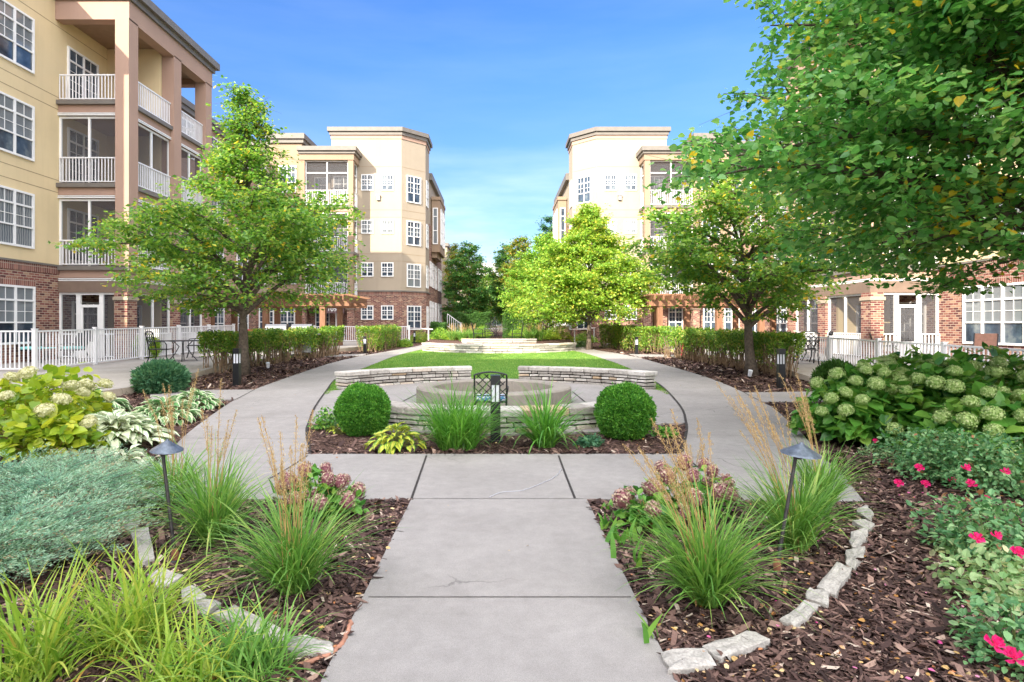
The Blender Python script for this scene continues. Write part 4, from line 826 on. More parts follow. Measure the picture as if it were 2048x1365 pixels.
# ---------------- lamps ----------------
def bollard(label, px, py, h=.88, r=.066):
    x, y, z = G(px, py); b = thing('bollard_light', label, 'bollard light', (x, y, z), 0, 'black bollard lights')
    MB().box(-r, r, -r, r, 0, h - .36).build('post', 'black', b, bevel=.004)
    MB().box(-r * .82, r * .82, -r * .82, r * .82, h - .36, h - .13).build('lens', 'lens', b)
    m = MB(); m.box(-r, r, -r, r, h - .13, h)
    for i, j in ((-1, -1), (1, -1), (1, 1), (-1, 1)): m.box(i * r, i * (r - .018), j * r, j * (r - .018), h - .36, h - .13)
    m.box(-.008, .008, -r, -r + .012, h - .36, h - .13); m.build('cap', 'black', b)
    MB().box(-r - .03, r + .03, -r - .03, r + .03, -.02, .015).build('base_plate', 'black', b); return b
bollard('black bollard light between the two globe bushes, in front of the stone wall', 991, 882, .90, .068)
bollard('black bollard light in front of the left linden trunk', 474, 773, .93, .075)
bollard('black bollard light at the near end of the right hedge', 1562, 778, .95, .075)
bollard('small black bollard light by the far left hedge gap', 730, 708, .82); bollard('small black bollard light by the far right hedge gap', 1273, 710, .82)
bollard('farthest black bollard light, behind the left handrail', 829, 687, .8); bollard('farthest black bollard light, behind the right handrail', 1186, 684, .8)
def path_lamp(label, base, top, rad, Y):
    x, y, z = G(*base); tx_, tz = XA(top[0], Y), ZA(top[1], Y); l = thing('path_light', label, 'path light', (x, y, z), 0, 'garden path lights with conical hats'); dx, dy, dz = tx_ - x, Y - y, tz - z
    m = MB(); m.tube([(0, 0, .05), (dx * .97, dy * .97, dz - .07), (dx * .99 + .01, dy, dz - .03)], [.012, .011, .010], 10); m.build('stem', 'bronze', l)
    m = MB(); m.lathe([(.02, -.03), (.024, .07), (.016, .10)], 14); m.build('sleeve', 'rust', l); m = MB(); m.lathe([(.03, -.04), (.034, .02), (.02, .03)], 14); m.build('ground_stake', 'black', l)
    m = MB(); m.lathe([(rad, 0), (rad * .93, .010), (rad * .5, .040), (rad * .12, .068), (.008, .078)], 28); h = m.build('hat', 'pewter', l, smooth=False); h.location = (dx + .03, dy, dz - .045); h.rotation_euler = (R(3), R(4), 0)
    m = MB(); m.lathe([(.028, -.035), (.028, .0)], 14); q = m.build('socket', 'bronze', l); q.location = (dx + .012, dy, dz - .04)
path_lamp('leaning path light with a grey conical hat among the left reed grasses', (350, 1128), (325, 888), .104, 4.10)
path_lamp('leaning path light with a grey conical hat among the right reed grasses', (1554, 1150), (1592, 895), .125, 3.95)
for q, lab in (((536, 742), 'tiny pale spotlight in the mulch under the left hedge'), ((1499, 760), 'tiny pale spotlight at the foot of the right linden')):
    x, y, z = G(*q); s = thing('spotlight', lab, 'spotlight', (x, y, z), 0, 'garden spotlights')
    m = MB(); m.tube([(0, 0, 0), (0, 0, .12)], .012, 8); m.build('stake', 'black', s); m = MB(); m.tube([(0, 0, .1), (.01, -.05, .26)], [.045, .06], 10); m.build('lamp_head', 'lens', s)
# cable and conduit
def cable(name, lab, cat, px, off, r, mat):
    p = smooth_poly([G(a, b, off) for a, b in px], 50); p[:, 0] += rng.normal(0, .004, 50); m = MB(); m.tube(p, r, 6); tag(m.build(name, mat, smooth=True), lab, cat)
cable('cable', 'thin white cable lying across the concrete cross walk', 'cable', [(978, 995), (1003, 985), (1045, 981), (1080, 968), (1108, 955), (1124, 938)], .036, .003, 'wire')
cable('conduit', 'brown plastic conduit curving along the left edge of the front walk', 'conduit', [(701, 1243), (692, 1275), (668, 1303), (624, 1322), (572, 1339)], .03, .012, 'orangebrown')
# ---------------- furniture ----------------
def lattice_chair(label, loc, rz, cushion=None, group='black metal lattice chairs'):
    c = thing('patio_chair', label, 'chair', loc, rz, group); w = .27
    for x, y in ((-w, -.24), (w, -.24)):
        m = MB(); m.tube([(x, y - .06, 0), (x, y, .2), (x, y, .42)], [.018, .016, .016], 6); m.build('leg', 'black', c)
    for x in (-w, w): m = MB(); m.tube([(x, .30, 0), (x, .22, .22), (x, .22, .42)], [.018, .016, .016], 6); m.build('leg', 'black', c)
    m = MB(); m.box(-w, w, -.25, .25, .405, .425); m.bar((-w - .01, -.26, .42), (w + .01, -.26, .42), .03); m.build('seat', 'black', c)
    b = MB(); top = []
    for s in (-1, 1): b.tube([(s * w, .23, .40), (s * w, .27, .62), (s * w, .33, .90)], .017, 6)
    pts = [(s * w, .33 + .01 * (1 - s * s), .90 + .05 * (1 - s * s)) for s in np.linspace(-1, 1, 9)]; b.tube(pts, .017, 6); b.tube([(-w, .255, .53), (w, .255, .53)], .012, 6)
    for k in range(-3, 5):
        for s in (-1, 1):
            q = []
            for t_ in np.linspace(0, 1, 7):
                x = s * (-w + (k * .135 + t_ * .37) ) 
                if -w - .001 <= x <= w + .001: q.append((x, .26 + .07 * t_, .535 + .375 * t_))
            if len(q) > 1: b.tube(q, .009, 4)
    b.build('backrest', 'black', c)
    for s in (-1, 1): m = MB(); m.tube([(s * w, .29, .66), (s * (w + .03), .05, .66), (s * (w + .03), -.20, .64), (s * (w + .02), -.25, .56), (s * w, -.24, .42)], .015, 6); m.build('armrest', 'black', c)
    if cushion: m = MB(); m.box(-w + .02, w - .02, -.24, .22, .43, .50); m.build('cushion', cushion, c, bevel=.03)
    return c
lattice_chair('black lattice back chair with a blue print cushion by the fire pit', (-.13, 9.55, T(9.5) + .0), R(180), 'bluecushion').scale = (.92, .92, .89)
c1 = lattice_chair('black lattice chair pulled up to the dark table on the left patio', G(322, 727, .17), R(100)); c1.scale = (1.12,) * 3
x, y, z = G(1612, 728, .17); dup(c1, (x, y, z), R(165), 'black lattice chair just right of the near right bollard')
x, y, z = G(1638, 724, .17); dup(c1, (x, y, z), R(250), 'black lattice chair seen from the side beside the right fence')
x, y, z = G(398, 716, .17); dup(c1, (x, y, z), R(-80), 'black lattice chair half hidden behind the left hedge')
def table(label, loc, r=.55, h=.72, mat='black', group=None, n=4):
    t = thing('patio_table', label, 'table', loc, 0, group); m = MB(); m.lathe([(r, h - .03), (r + .01, h - .015), (r, h)], 28); m.build('tabletop', mat, t)
    for k in range(n):
        a = 2 * math.pi * k / n + .4; d = np.array((math.cos(a), math.sin(a))); q = MB(); q.tube([(*(d * .45), 0), (*(d * .25), .25), (*(d * .12), .5), (*(d * .3), h - .03)], .016, 6); q.build('leg', 'black', t)
    return t
table('round dark patio table behind the left lattice chair', G(366, 722, .17)); table('round dark patio table between the right lattice chairs', G(1622, 722, .17), .5)
table('grey round table on the far stone terrace', (-.2, 34.6, T(34) + .30), .7, .75, 'steel')
for dx, a, lab in ((-1.5, 90, 'dark chair left of the far terrace table'), (1.3, -90, 'dark chair right of the far terrace table'), (-.6, 0, 'dark chair nearest the camera at the far terrace table')):
    dup(c1, (dx * .8, 34.6 + (.0 if a else -1.1), T(34) + .30), R(a), lab)
def grill(label, x, y, rz=0):
    g = thing('gas_grill', label, 'grill', (x, y, T(y) + .17), rz, 'steel gas grills by the left hedge')
    m = MB(); m.box(-.38, .38, -.26, .26, .1, .86); m.build('cabinet', 'steel', g, bevel=.01); [MB().box(a, a + .32, -.24, .24, .82, .87).build('side_shelf', 'steel', g) for a in (-.72, .4)]
    V = []; prof = [(-.27, .88), (-.27, 1.02), (-.2, 1.16), (-.05, 1.25), (.12, 1.25), (.26, 1.14), (.27, .88)]
    for s in (-.4, .4): V += [(s, a, b) for a, b in prof]
    n = len(prof); m = MB(); m.add(V, [list(range(n))[::-1], list(range(n, 2 * n))] + [[i, (i + 1) % n, n + (i + 1) % n, n + i] for i in range(n)]); m.build('lid', 'steel', g, bevel=.01)
    m = MB(); m.tube([(-.3, -.30, 1.06), (.3, -.30, 1.06)], .015, 8); m.build('handle', 'black', g); m = MB()
    for s in (-.415, .415): m.box(s - .012, s + .012, -.29, .29, .87, 1.0); m.box(s - .012, s + .012, -.12, .2, 1.0, 1.27)
    m.build('lid_end', 'black', g); return g
grill('steel gas grill above the left hedge, nearest the linden trunk', XA(553, 24), 24, R(12)); grill('steel gas grill above the left hedge, right of the other grill', XA(604, 24.3), 24.3, R(12))
def lounge(label, loc, rz, mat, cush=None, name='armchair'):
    c = thing(name, label, 'chair', loc, rz)
    for s in (-1, 1): m = MB(); m.tube([(s * .3, -.3, 0), (s * .3, -.3, .6), (s * .3, .25, .6)], .018, 6); m.tube([(s * .3, .35, 0), (s * .28, .2, .4), (s * .28, .38, .98)], .018, 6); m.build('side_frame', 'black' if mat != 'redmetal' else mat, c)
    m = MB(); m.box(-.27, .27, -.28, .22, .38, .42); m.build('seat', mat, c); m = MB(); m.add([(-.27, .22, .42), (.27, .22, .42), (.27, .38, .98), (-.27, .38, .98), (-.27, .25, .42), (.27, .25, .42), (.27, .41, .98), (-.27, .41, .98)], BOXF); m.build('backrest', mat, c)
    if cush: m = MB(); m.box(-.26, .26, -.27, .2, .425, .52); m.build('cushion', cush, c, bevel=.03)
    return c
lounge('dark patio chair with an aqua cushion behind the left fence, nearest the frame edge', (-15.9, 20.4, .34), R(20), 'black', 'cushion')
lounge('dark patio chair with an aqua cushion behind the left fence, beside the porch door', (-14.6, 20.6, .34), R(-15), 'black', 'cushion')
lounge('brown sling back chair behind the right fence', (11.75, 18.3, .36), R(60), 'rattan'); lounge('brown sling chair at the right edge under the large white window', (14.2, 17.6, .36), R(-50), 'rattan')
lounge('red metal chair behind the left linden trunk', (XA(512, 27), 27, T(27) + .17), R(30), 'redmetal'); lounge('orange red chair behind the near end of the right hedge', (XA(1382, 24), 24, T(24) + .17), R(150), 'redmetal')
table('small aqua topped table behind the left fence', (-15.2, 20.1, .34), .3, .5, 'cushion')
# ---------------- trees ----------------
def tree(label, base, H, prof, trunk_r, fork, n_limb, n_leaf, leaf, mat, tpl=QUAD, name='shade_tree', flat=.5, group=None, lean=(0, 0), sub=7, density_top=1.0, sig=.16, fill=0.0, fill_top=1.0, droop=0.0, bark='bark'):
    """prof: list of (height, radius) of the crown outline; fork: height where the limbs start"""
    x0, y0, z0 = base; root = thing(name, label, 'tree', base, 0, group); tr = MB(); ph = np.array(prof, float)
    rad = lambda z: np.interp(z, ph[:, 0], ph[:, 1])
    zt = np.linspace(0, ph[-1, 0] * .97, 14); wob = np.cumsum(rng.normal(0, .02, (14, 2)), 0); wob[:3] *= .3
    tp = np.column_stack([wob[:, 0] + lean[0] * zt, wob[:, 1] + lean[1] * zt, zt]); rr = trunk_r * np.clip(1 - (zt / ph[-1, 0]) ** .8, .05, 1); rr[0] = trunk_r * 1.35; rr[zt > fork] *= .72
    tr.tube(tp, rr, 9); at = lambda z: np.array([np.interp(z, zt, tp[:, i]) for i in range(3)])
    P = []; D = []
    hs_ = fork + (ph[-1, 0] - fork) * (np.linspace(0, 1, n_limb) ** 1.15) * .93
    for i, h in enumerate(hs_):
        a = i * 2.4 + rng.normal(0, .3); f = (h - fork) / (ph[-1, 0] - fork)
        rise = (1 - f) * .28 * ph[-1, 0] * rng.uniform(.1, 1.25) + .25; ze = np.clip(h + rise, ph[0, 0] + .1, ph[-1, 0]); ze -= droop * rng.uniform(0, 1)
        Rr = rad(ze) * rng.uniform(.72, 1.06); s = at(h); d = np.array((math.cos(a), math.sin(a), 0)); e = at(ze) * (1, 1, 0) + d * Rr + (0, 0, ze)
        k = 7; q = []
        for t_ in np.linspace(0, 1, k): w = s + (e - s) * t_; w = w + np.array((0, 0, 1)) * math.sin(t_ * math.pi) * .10 * np.linalg.norm(e - s) + rng.normal(0, .035, 3) * t_; q.append(w)
        q = np.array(q); r0 = max(.012, trunk_r * (.50 - .36 * f)); tr.tube(q, np.linspace(r0, .010, k), 6, cap=False)
        L = np.linalg.norm(e - s); ns = max(3, int(sub * (.6 + .5 * L / 3)))
        for j in range(ns):
            t_ = .22 + .78 * (j + rng.random()) / ns; p = np.array([np.interp(t_ * (k - 1), range(k), q[:, c]) for c in range(3)]); sgn = 1 if j % 2 else -1
            b = a + sgn * rng.uniform(.35, 1.25); l = (.22 + .20 * (1 - t_)) * max(L, 1.0) * rng.uniform(.6, 1.15)
            e2 = p + np.array((math.cos(b), math.sin(b), rng.normal(.10, .28))) * l; md = (p + e2) / 2 + (0, 0, .07 * l)
            tr.tube([p, md, e2], [.010 + .006 * (1 - t_), .008, .004], 4, cap=False)
            m = max(4, int(26 * l * (1 if f < .5 else density_top) ))
            tt = rng.random(m) ** .7; bp = p + (e2 - p) * tt[:, None]; P.append(bp); D.append(np.repeat([(e2 - p) / l], m, 0))
            for _ in range(3):
                c_ = p + (e2 - p) * rng.uniform(.3, 1); o_ = rng.normal(0, 1, 3) * (sig * 2.2, sig * 2.2, sig * 1.0); e3 = c_ + o_; mm = max(3, m // 3)
                P.append(c_ + (e3 - c_) * rng.random((mm, 1))); D.append(np.repeat([o_ / np.linalg.norm(o_)], mm, 0))
                tr.tube([c_, e3], [.005, .002], 3, cap=False)
    P = np.vstack(P); D = np.vstack(D); ix = rng.integers(0, len(P), n_leaf); P = P[ix]; D = D[ix]
    P = P + rng.normal(0, 1, P.shape) * (sig, sig, sig * flat) * .75; ok = P[:, 2] > ph[0, 0] - .25; P = P[ok]; D = D[ok]; n = len(P)
    Dv = nrmz(D * .6 + rng.normal(0, .6, (n, 3)) * (1, 1, .45) + (0, 0, -.22)); Nn = rng.normal(0, .55, (n, 3)) + (0, 0, 1.0)
    nf = int(n_leaf * fill)
    if nf:
        zz = ph[0, 0] + (ph[-1, 0] - ph[0, 0]) * rng.beta(1.1, 1.5, nf * 2) * fill_top; a = rng.uniform(0, 6.28, nf * 2); q = rng.random(nf * 2) ** .4
        k_ = rng.normal(0, 1, (90, 3)) * (.8, .8, .4); k_[:, 2] += rng.uniform(ph[0, 0], ph[-1, 0], 90)
        lm = .84 + .16 * np.sin(a * 5 + zz * 3.1) * np.sin(zz * 4.3 + a * 2); gap = np.sin(a * 9 + zz * 5) + np.sin(zz * 9 - a * 4) + np.sin(q * 11 + a * 7); r_ = rad(zz) * q * lm
        F_ = np.column_stack([r_ * np.cos(a) + lean[0] * zz, r_ * np.sin(a) + lean[1] * zz, zz + .25 * np.sin(a * 6)])[gap > -.35][:nf]
        P = np.vstack([P, F_]); D = np.vstack([D, np.column_stack([F_[:, :2], np.zeros(len(F_))]) + rng.normal(0, .3, (len(F_), 3))]); D = nrmz(D); n = len(P)
    Dv = nrmz(D * .6 + rng.normal(0, .6, (n, 3)) * (1, 1, .45) + (0, 0, -.22)); Nn = rng.normal(0, .55, (n, 3)) + (0, 0, 1.0)
    tr.build('trunk', bark, root, smooth=True); leafobj('crown', tpl, P, Dv, Nn, leaf * rng.uniform(.65, 1.3, n), mat, root); return root
tree('linden on the left with a broad crown and a sparse twiggy top', G(487, 752), 8.5, [(2.0, 2.6), (2.5, 3.9), (3.3, 4.2), (4.3, 3.8), (5.1, 2.5), (5.8, 1.1), (6.8, .6), (8.5, .25)], .16, 1.75, 50, 37000, .115, 'f_linden', sub=9, density_top=.03, fill=.18, fill_top=.5, sig=.15, group=None, droop=.25)
tree('linden on the right with a trunk forking above the hedge', G(1503, 752), 6.2, [(1.9, 1.9), (2.4, 3.0), (3.2, 3.2), (4.2, 2.7), (5.1, 1.7), (6.0, .4)], .16, 1.4, 36, 27000, .12, 'f_linden', sub=9, sig=.15, density_top=.6, fill=.1, lean=(-.09, 0))
tree('large close linden whose leafy boughs fill the upper right', (7.4, 7.55, 0), 8.6, [(2.3, 3.0), (2.7, 3.9), (3.2, 4.45), (4.4, 4.6), (5.4, 4.35), (6.8, 3.2), (9.2, .6)], .19, 2.05, 96, 92000, .082, 'f_nearlinden', HEART, sub=11, sig=.13, flat=.6, droop=.5, fill=.5)
tree('bright yellow green tree before the right tower', (XA(1178, 31), 31, T(31)), 7.6, [(1.6, 3.3), (2.4, 4.4), (3.4, 4.0), (4.6, 2.8), (5.8, 1.5), (7.4, .3)], .14, 1.4, 48, 52000, .13, 'f_lime', sub=9, flat=.35, fill=.4)
tree('rounded green tree touching the left side of the yellow green one', (XA(1092, 38), 38, T(38)), 6.8, [(1.2, 2.2), (2.0, 3.2), (3.4, 3.2), (5.0, 2.3), (6.9, .4)], .12, 1.0, 32, 26000, .14, 'f_green', sub=8, fill=.4)
tree('dark maple left of the gap between the buildings', (XA(935, 52), 52, T(52)), 8.0, [(.9, 1.2), (2.5, 2.3), (4.5, 2.2), (6.4, 1.6), (8.2, .3)], .13, .9, 36, 22000, .17, 'f_dark', sub=8, fill=.15)
tree('dark narrow tree behind the far hedge near the middle of the gap', (XA(1018, 55), 55, T(55)), 8.4, [(.9, 1.2), (2.5, 2.0), (5, 1.8), (7, 1.3), (8.4, .3)], .13, .9, 34, 20000, .17, 'f_dark', sub=8, fill=.1)
tree('tree with orange tinged top rising right of the gap', (XA(1040, 50), 50, T(50)), 8.6, [(3.0, 1.1), (4.5, 1.7), (6, 1.5), (7.5, .9), (8.4, .3)], .12, 2.5, 30, 13000, .16, 'f_fall', sub=8)
tree('low mid green tree closing the middle of the gap behind the dark hedges', (XA(978, 66), 66, T(66)), 6.6, [(.8, 1.8), (2, 3.0), (3.6, 2.8), (5.2, 1.7), (6.6, .4)], .13, .8, 30, 15000, .17, 'f_green', sub=8, fill=.3)
tree('blue green tree peeking out left of the right tower', (XA(1100, 58), 58, T(58)), 11.8, [(5, 1.6), (7.5, 1.5), (10, 1.1), (11.6, .4)], .15, 4.5, 30, 12000, .17, 'f_blue', sub=8)
tree('orange tinged maple close against the far left wing', (XA(912, 60), 60, T(60)), 9.2, [(4, 1.3), (6, 1.4), (8, .9), (9.0, .3)], .12, 3.5, 24, 7000, .17, 'f_fall', sub=7)
# ---------------- hedges ----------------
def hedge(label, pts, width, h, low, n_leaf, mat, leaf=.055, z_off=0.0, stems=True, name='hedge', dens=0.35, wob=.06, group='clipped hedges'):
    pts = np.array([q[:2] for q in pts], float); x0, y0 = pts[0]; root = thing(name, label, 'hedge', (x0, y0, T(y0) + z_off), 0, group)
    seg = np.diff(pts, axis=0); L = np.linalg.norm(seg, axis=1); cum = np.concatenate([[0], np.cumsum(L)]); TT = cum[-1]
    def at(s):
        x = np.interp(s, cum, pts[:, 0]); y = np.interp(s, cum, pts[:, 1]); i = np.clip(np.searchsorted(cum, s, 'right') - 1, 0, len(seg) - 1); d = seg[i] / L[i][..., None]; return np.stack([x, y], -1), np.stack([-d[..., 1], d[..., 0]], -1)
    n = n_leaf; s = rng.uniform(-.0, TT, n); c, nn = at(s); u = rng.uniform(-1, 1, n); v = rng.random(n)
    shell = rng.random(n) > dens; side = rng.random(n)
    u = np.where(shell & (side < .62), np.sign(u) * rng.uniform(.82, 1.0, n), u); v = np.where(shell & (side >= .62), rng.uniform(.9, 1.0, n), v)
    bump = wob * (np.sin(s * 5.1 + 1) + np.sin(s * 2.3) * 1.3 + rng.normal(0, .5, n)); lo = low + .14 * np.sin(s * 3.7) + rng.exponential(.11, n) * -1
    z = lo + (h + bump - lo) * v; w = (width / 2 + bump * .8) * (1 - .12 * (1 - v)); endt = np.minimum(1, np.minimum(s, TT - s) / .25 + .55)
    P = np.column_stack([c + nn * (u * w * endt)[:, None], z]); P[:, :2] -= pts[0]; P[:, 2] += T_(c[:, 1]) - T(y0)
    D = rand_dirs(n, .2); out = np.column_stack([nn * u[:, None], v * .9]); N_ = out + rng.normal(0, .5, (n, 3))
    leafobj('foliage', QUAD, P, D, N_, leaf * rng.uniform(.6, 1.4, n), mat, root)
    if stems:
        m = MB(); k = int(TT / .030)
        for i in range(k):
            s = rng.uniform(0, TT); c, nn = at(np.array([s])); b = c[0] + nn[0] * rng.uniform(-.4, .4) * width - pts[0]; e = b + rng.normal(0, .16, 2); zz = T(c[0][1]) - T(y0)
            mdl = (b + e) / 2 + rng.normal(0, .04, 2); m.tube([(*b, zz - .02), (*mdl, zz + h * .4), (*e, zz + h * .8)], [.017, .013, .007], 4, cap=False)
        m.build('stems', 'twig', root)
    return root
def HP(px): return [G(a, b) for a, b in px]
h1 = [(x - .42, y) for x, y, z in HP([(450, 749), (500, 738), (560, 729), (640, 718), (690, 711)])]; hedge('leafy hedge with bare twiggy stems along the left path, nearest', h1, .80, 1.14, .70, 30000, 'f_hedge', .07)
h1 = [(x - .42, y) for x, y, z in HP([(748, 705), (790, 697), (803, 694)])]; hedge('hedge with an opening before it at the far end of the left path', h1, .9, 1.15, .32, 16000, 'f_hedge', .07)
h1 = [(x + .42, y) for x, y, z in HP([(1552, 757), (1490, 744), (1420, 731), (1345, 719), (1318, 715)])]; hedge('leafy hedge with bare twiggy stems along the right path, nearest', h1, .80, 1.14, .70, 30000, 'f_hedge', .07)
h1 = [(x + .5, y) for x, y, z in HP([(1292, 708), (1230, 699), (1196, 694)])]; hedge('sunlit yellow green hedge at the far end of the right path', h1, .95, 1.15, .30, 18000, 'f_hedge', .075)
hedge('dark clipped hedge block left of the gap at the far end', [(-4.4, 47), (-.7, 47)], 1.2, 2.0, .05, 20000, 'f_darkhedge', .09, stems=False); hedge('dark clipped hedge block right of the gap at the far end', [(.3, 47), (4.2, 47)], 1.2, 1.95, .05, 20000, 'f_darkhedge', .09, stems=False)
hedge('small clipped hedge left of the far stone wall', [(XA(862, 40), 40), (XA(893, 40), 40)], 1.0, 1.25, .05, 9000, 'f_darkhedge', .08, stems=False)
# ---------------- globe shrubs ----------------
def globe(label, px, py, r, mat, n, sq=1.0, spray=.035, cat='shrub', name='globe_shrub', jit=.05, off=0.0, core=.86, lift=.92, spiky=0.0):
    x, y, z = G(px, py, off); root = thing(name, label, cat, (x, y, z)); cz = r * sq * lift
    d = rand_dirs(n); lump = 1 + .035 * np.sin(d[:, 0] * 7 + px) + .03 * np.sin(d[:, 1] * 9 + d[:, 2] * 6 + px) + .018 * np.sin(d[:, 0] * 23 + d[:, 2] * 19) + rng.normal(0, jit * .5, n) + (rng.random(n) < .012) * rng.uniform(0, .12, n); rr = r * lump * (1 - .14 * rng.random(n) ** 2)
    P = d * rr[:, None] * (1, 1, sq) + (0, 0, cz); ok = P[:, 2] > .01; P, d = P[ok], d[ok]; k = len(P)
    D = nrmz(d * (.55 + spiky) + rng.normal(0, .6, (k, 3)) + (0, 0, .35)); N_ = rng.normal(0, 1, (k, 3))
    leafobj('foliage', NARROW, P, D, N_, spray * rng.uniform(.7, 1.5, k) * (1 + spiky), mat, root, W=spray * rng.uniform(1.4, 2.2, k))
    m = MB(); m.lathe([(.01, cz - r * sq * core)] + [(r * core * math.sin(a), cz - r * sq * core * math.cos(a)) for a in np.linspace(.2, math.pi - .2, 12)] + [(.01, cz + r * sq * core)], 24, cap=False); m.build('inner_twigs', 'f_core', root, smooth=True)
    m = MB(); m.tube([(0, 0, -.03), (0, 0, cz * .5)], .03, 6); m.build('stem', 'bark', root); return root
globe('round clipped globe arborvitae left of the centre stone wall', 726, 868, .375, 'f_thuja', 30000, .98); globe('round clipped globe arborvitae right of the centre stone wall', 1250, 875, .40, 'f_thuja', 32000, .95)
globe('blue green feathery conifer beside the left patio kerb', 322, 786, .46, 'f_thuja2', 12000, .72, .075, jit=.14, spiky=.4)
globe('dark upright conifer at the left end of the right hydrangeas', 1674, 800, .38, 'f_darkhedge', 10000, 1.0, .07, jit=.14, spiky=.3)
globe('small lime green topiary before the left fence', 291, 716, .38, 'f_lime', 7000, 1.1, .08, jit=.2, off=.17, spiky=.3)
# ---------------- reed grasses ----------------
def reed(label, px, py, n, L, plumes, pdir, PL, mat='f_grass', spread_=1.0, r0=.07, name='reed_grass', width=.0135, cat='ornamental grass', group='feather reed grasses', pmat='plume', dr=1.0):
    x, y, z = G(px, py); root = thing(name, label, cat, (x, y, z), 0, group); az = rng.uniform(0, 6.28, n); rr = r0 * np.sqrt(rng.random(n)); pa = rng.uniform(0, 6.28, n)
    B = np.column_stack([rr * np.cos(pa), rr * np.sin(pa), np.full(n, .0)]); u = rng.random(n)
    V, F = blades(B, az, rng.uniform(.05, .75, n) * spread_, (.3 + 1.5 * u) * dr, L * rng.uniform(.45, 1.1, n), width * rng.uniform(.6, 1.4, n), 7, rng.normal(0, .5, n))
    mesh_obj('blades', V, [F], mat, root, rnd=np.repeat(rng.beta(2, 2.6, n), 7))
    m = MB(); base_st = int(n * .12)
    if plumes:
        PP = []; DD = []
        for i in range(plumes):
            a = rng.normal(0, .09, 2) + np.array(pdir[:2]); l = PL * rng.uniform(.72, 1.08); b = rng.normal(0, r0 * .5, 2); tip = np.array((b[0] + a[0] * l, b[1] + a[1] * l, l)); md = np.array((b[0] + a[0] * l * .32, b[1] + a[1] * l * .32, l * .55))
            q = smooth_poly([(b[0], b[1], 0), md, tip], 9); m.tube(q, np.linspace(.0028, .0015, 9), 3, cap=False)
            k = 150; s = rng.uniform(.66, 1.0, k); ps = np.array([[np.interp(t_, np.linspace(0, 1, 9), q[:, c]) for c in range(3)] for t_ in s]); w = .016 * np.sin(np.pi * (s - .62) / .42)
            ps += rng.normal(0, 1, (k, 3)) * (w * .6)[:, None]; PP.append(ps); DD.append(np.repeat([nrmz(q[-1] - q[-4])], k, 0) + rng.normal(0, .35, (k, 3)))
        m.build('stalks', 'redstem', root); PP = np.vstack(PP); leafobj('plumes', NARROW, PP, np.vstack(DD), rand_dirs(len(PP)), rng.uniform(.010, .022, len(PP)), pmat, root, W=rng.uniform(.009, .018, len(PP)))
    return root
reed('green reed grass clump nearest the left path light', 428, 1088, 470, .80, 8, (.02, 0), 1.12, spread_=1.1)
reed('yellowish reed grass clump with straw stalks in front of the pink hydrangea on the left', 590, 1190, 460, .76, 17, (-.03, 0), 1.02, spread_=1.0)
reed('smaller reed grass clump behind the left path light, by the concrete edge', 352, 1010, 360, .62, 12, (-.01, 0), 1.12)
reed('front reed grass clump on the right with plumes leaning left', 1415, 1215, 540, .78, 18, (-.22, .05), 1.02, spread_=1.05)
reed('middle reed grass clump around the right path light stem', 1590, 1105, 520, .76, 17, (-.25, .1), 1.12, spread_=.9)
reed('darkest reed grass clump behind the right path light', 1640, 1035, 330, .70, 8, (-.15, .1), 1.1, spread_=.6)
reed('few dry plumes standing at the left end of the right stone edging', 1385, 1008, 60, .4, 5, (-.1, .0), .62, spread_=.8, r0=.04)
reed('big fan of narrow daylily leaves left of the centre bollard', 915, 896, 900, 1.0, 0, (0, 0), 0, 'f_lily', 1.25, .24, 'daylily', .017, 'daylily', 'daylilies in the centre bed', dr=.8)
reed('arching broad leaved daylily right of the centre bollard', 1090, 893, 300, .95, 0, (0, 0), 0, 'f_lily', 1.25, .12, 'daylily', .026, 'daylily', 'daylilies in the centre bed', dr=1.15)
reed('yellowing daylily clump at the bottom left in the sun', 262, 1300, 300, .62, 0, (0, 0), 0, 'f_yellowgrass', 1.45, .16, 'daylily', .0145, 'daylily', 'daylilies at the bottom left', dr=1.0)
reed('yellowing daylily clump cut by the bottom left corner', 60, 1372, 190, .62, 0, (0, 0), 0, 'f_yellowgrass', 1.1, .14, 'daylily', .0155, 'daylily', 'daylilies at the bottom left', dr=.9)
reed('greener daylily clump at the bottom, left of the walk edging stones', 505, 1362, 230, .42, 0, (0, 0), 0, 'f_grass', 1.2, .15, 'daylily', .012, 'daylily', 'daylilies at the bottom left')
reed('yellow green daylily clump at the bottom between the other two', 365, 1392, 230, .44, 0, (0, 0), 0, 'f_yellowgrass', 1.2, .17, 'daylily', .013, 'daylily', 'daylilies at the bottom left')
for px, y, lab in ((925, 35.2, 'pale plumed grass left of the far terrace table'), (1058, 35.2, 'pale plumed grass right of the far terrace table'), (1078, 36.0, 'pale plumed grass next to the far stair railing'), (905, 36.4, 'pale plumed grass beside the far left hedge'), (945, 36.6, 'pale plumed grass just left of the far table legs')):
    x = XA(px, y); o = reed(lab, px, 700, 260, 1.0, 30, (0, 0), 1.15, 'f_grass', .6, .2, width=.03, group='plumed grasses on the far terrace'); o.location = (x, y, T(y) + .32); o.scale = (1, 1, .85)
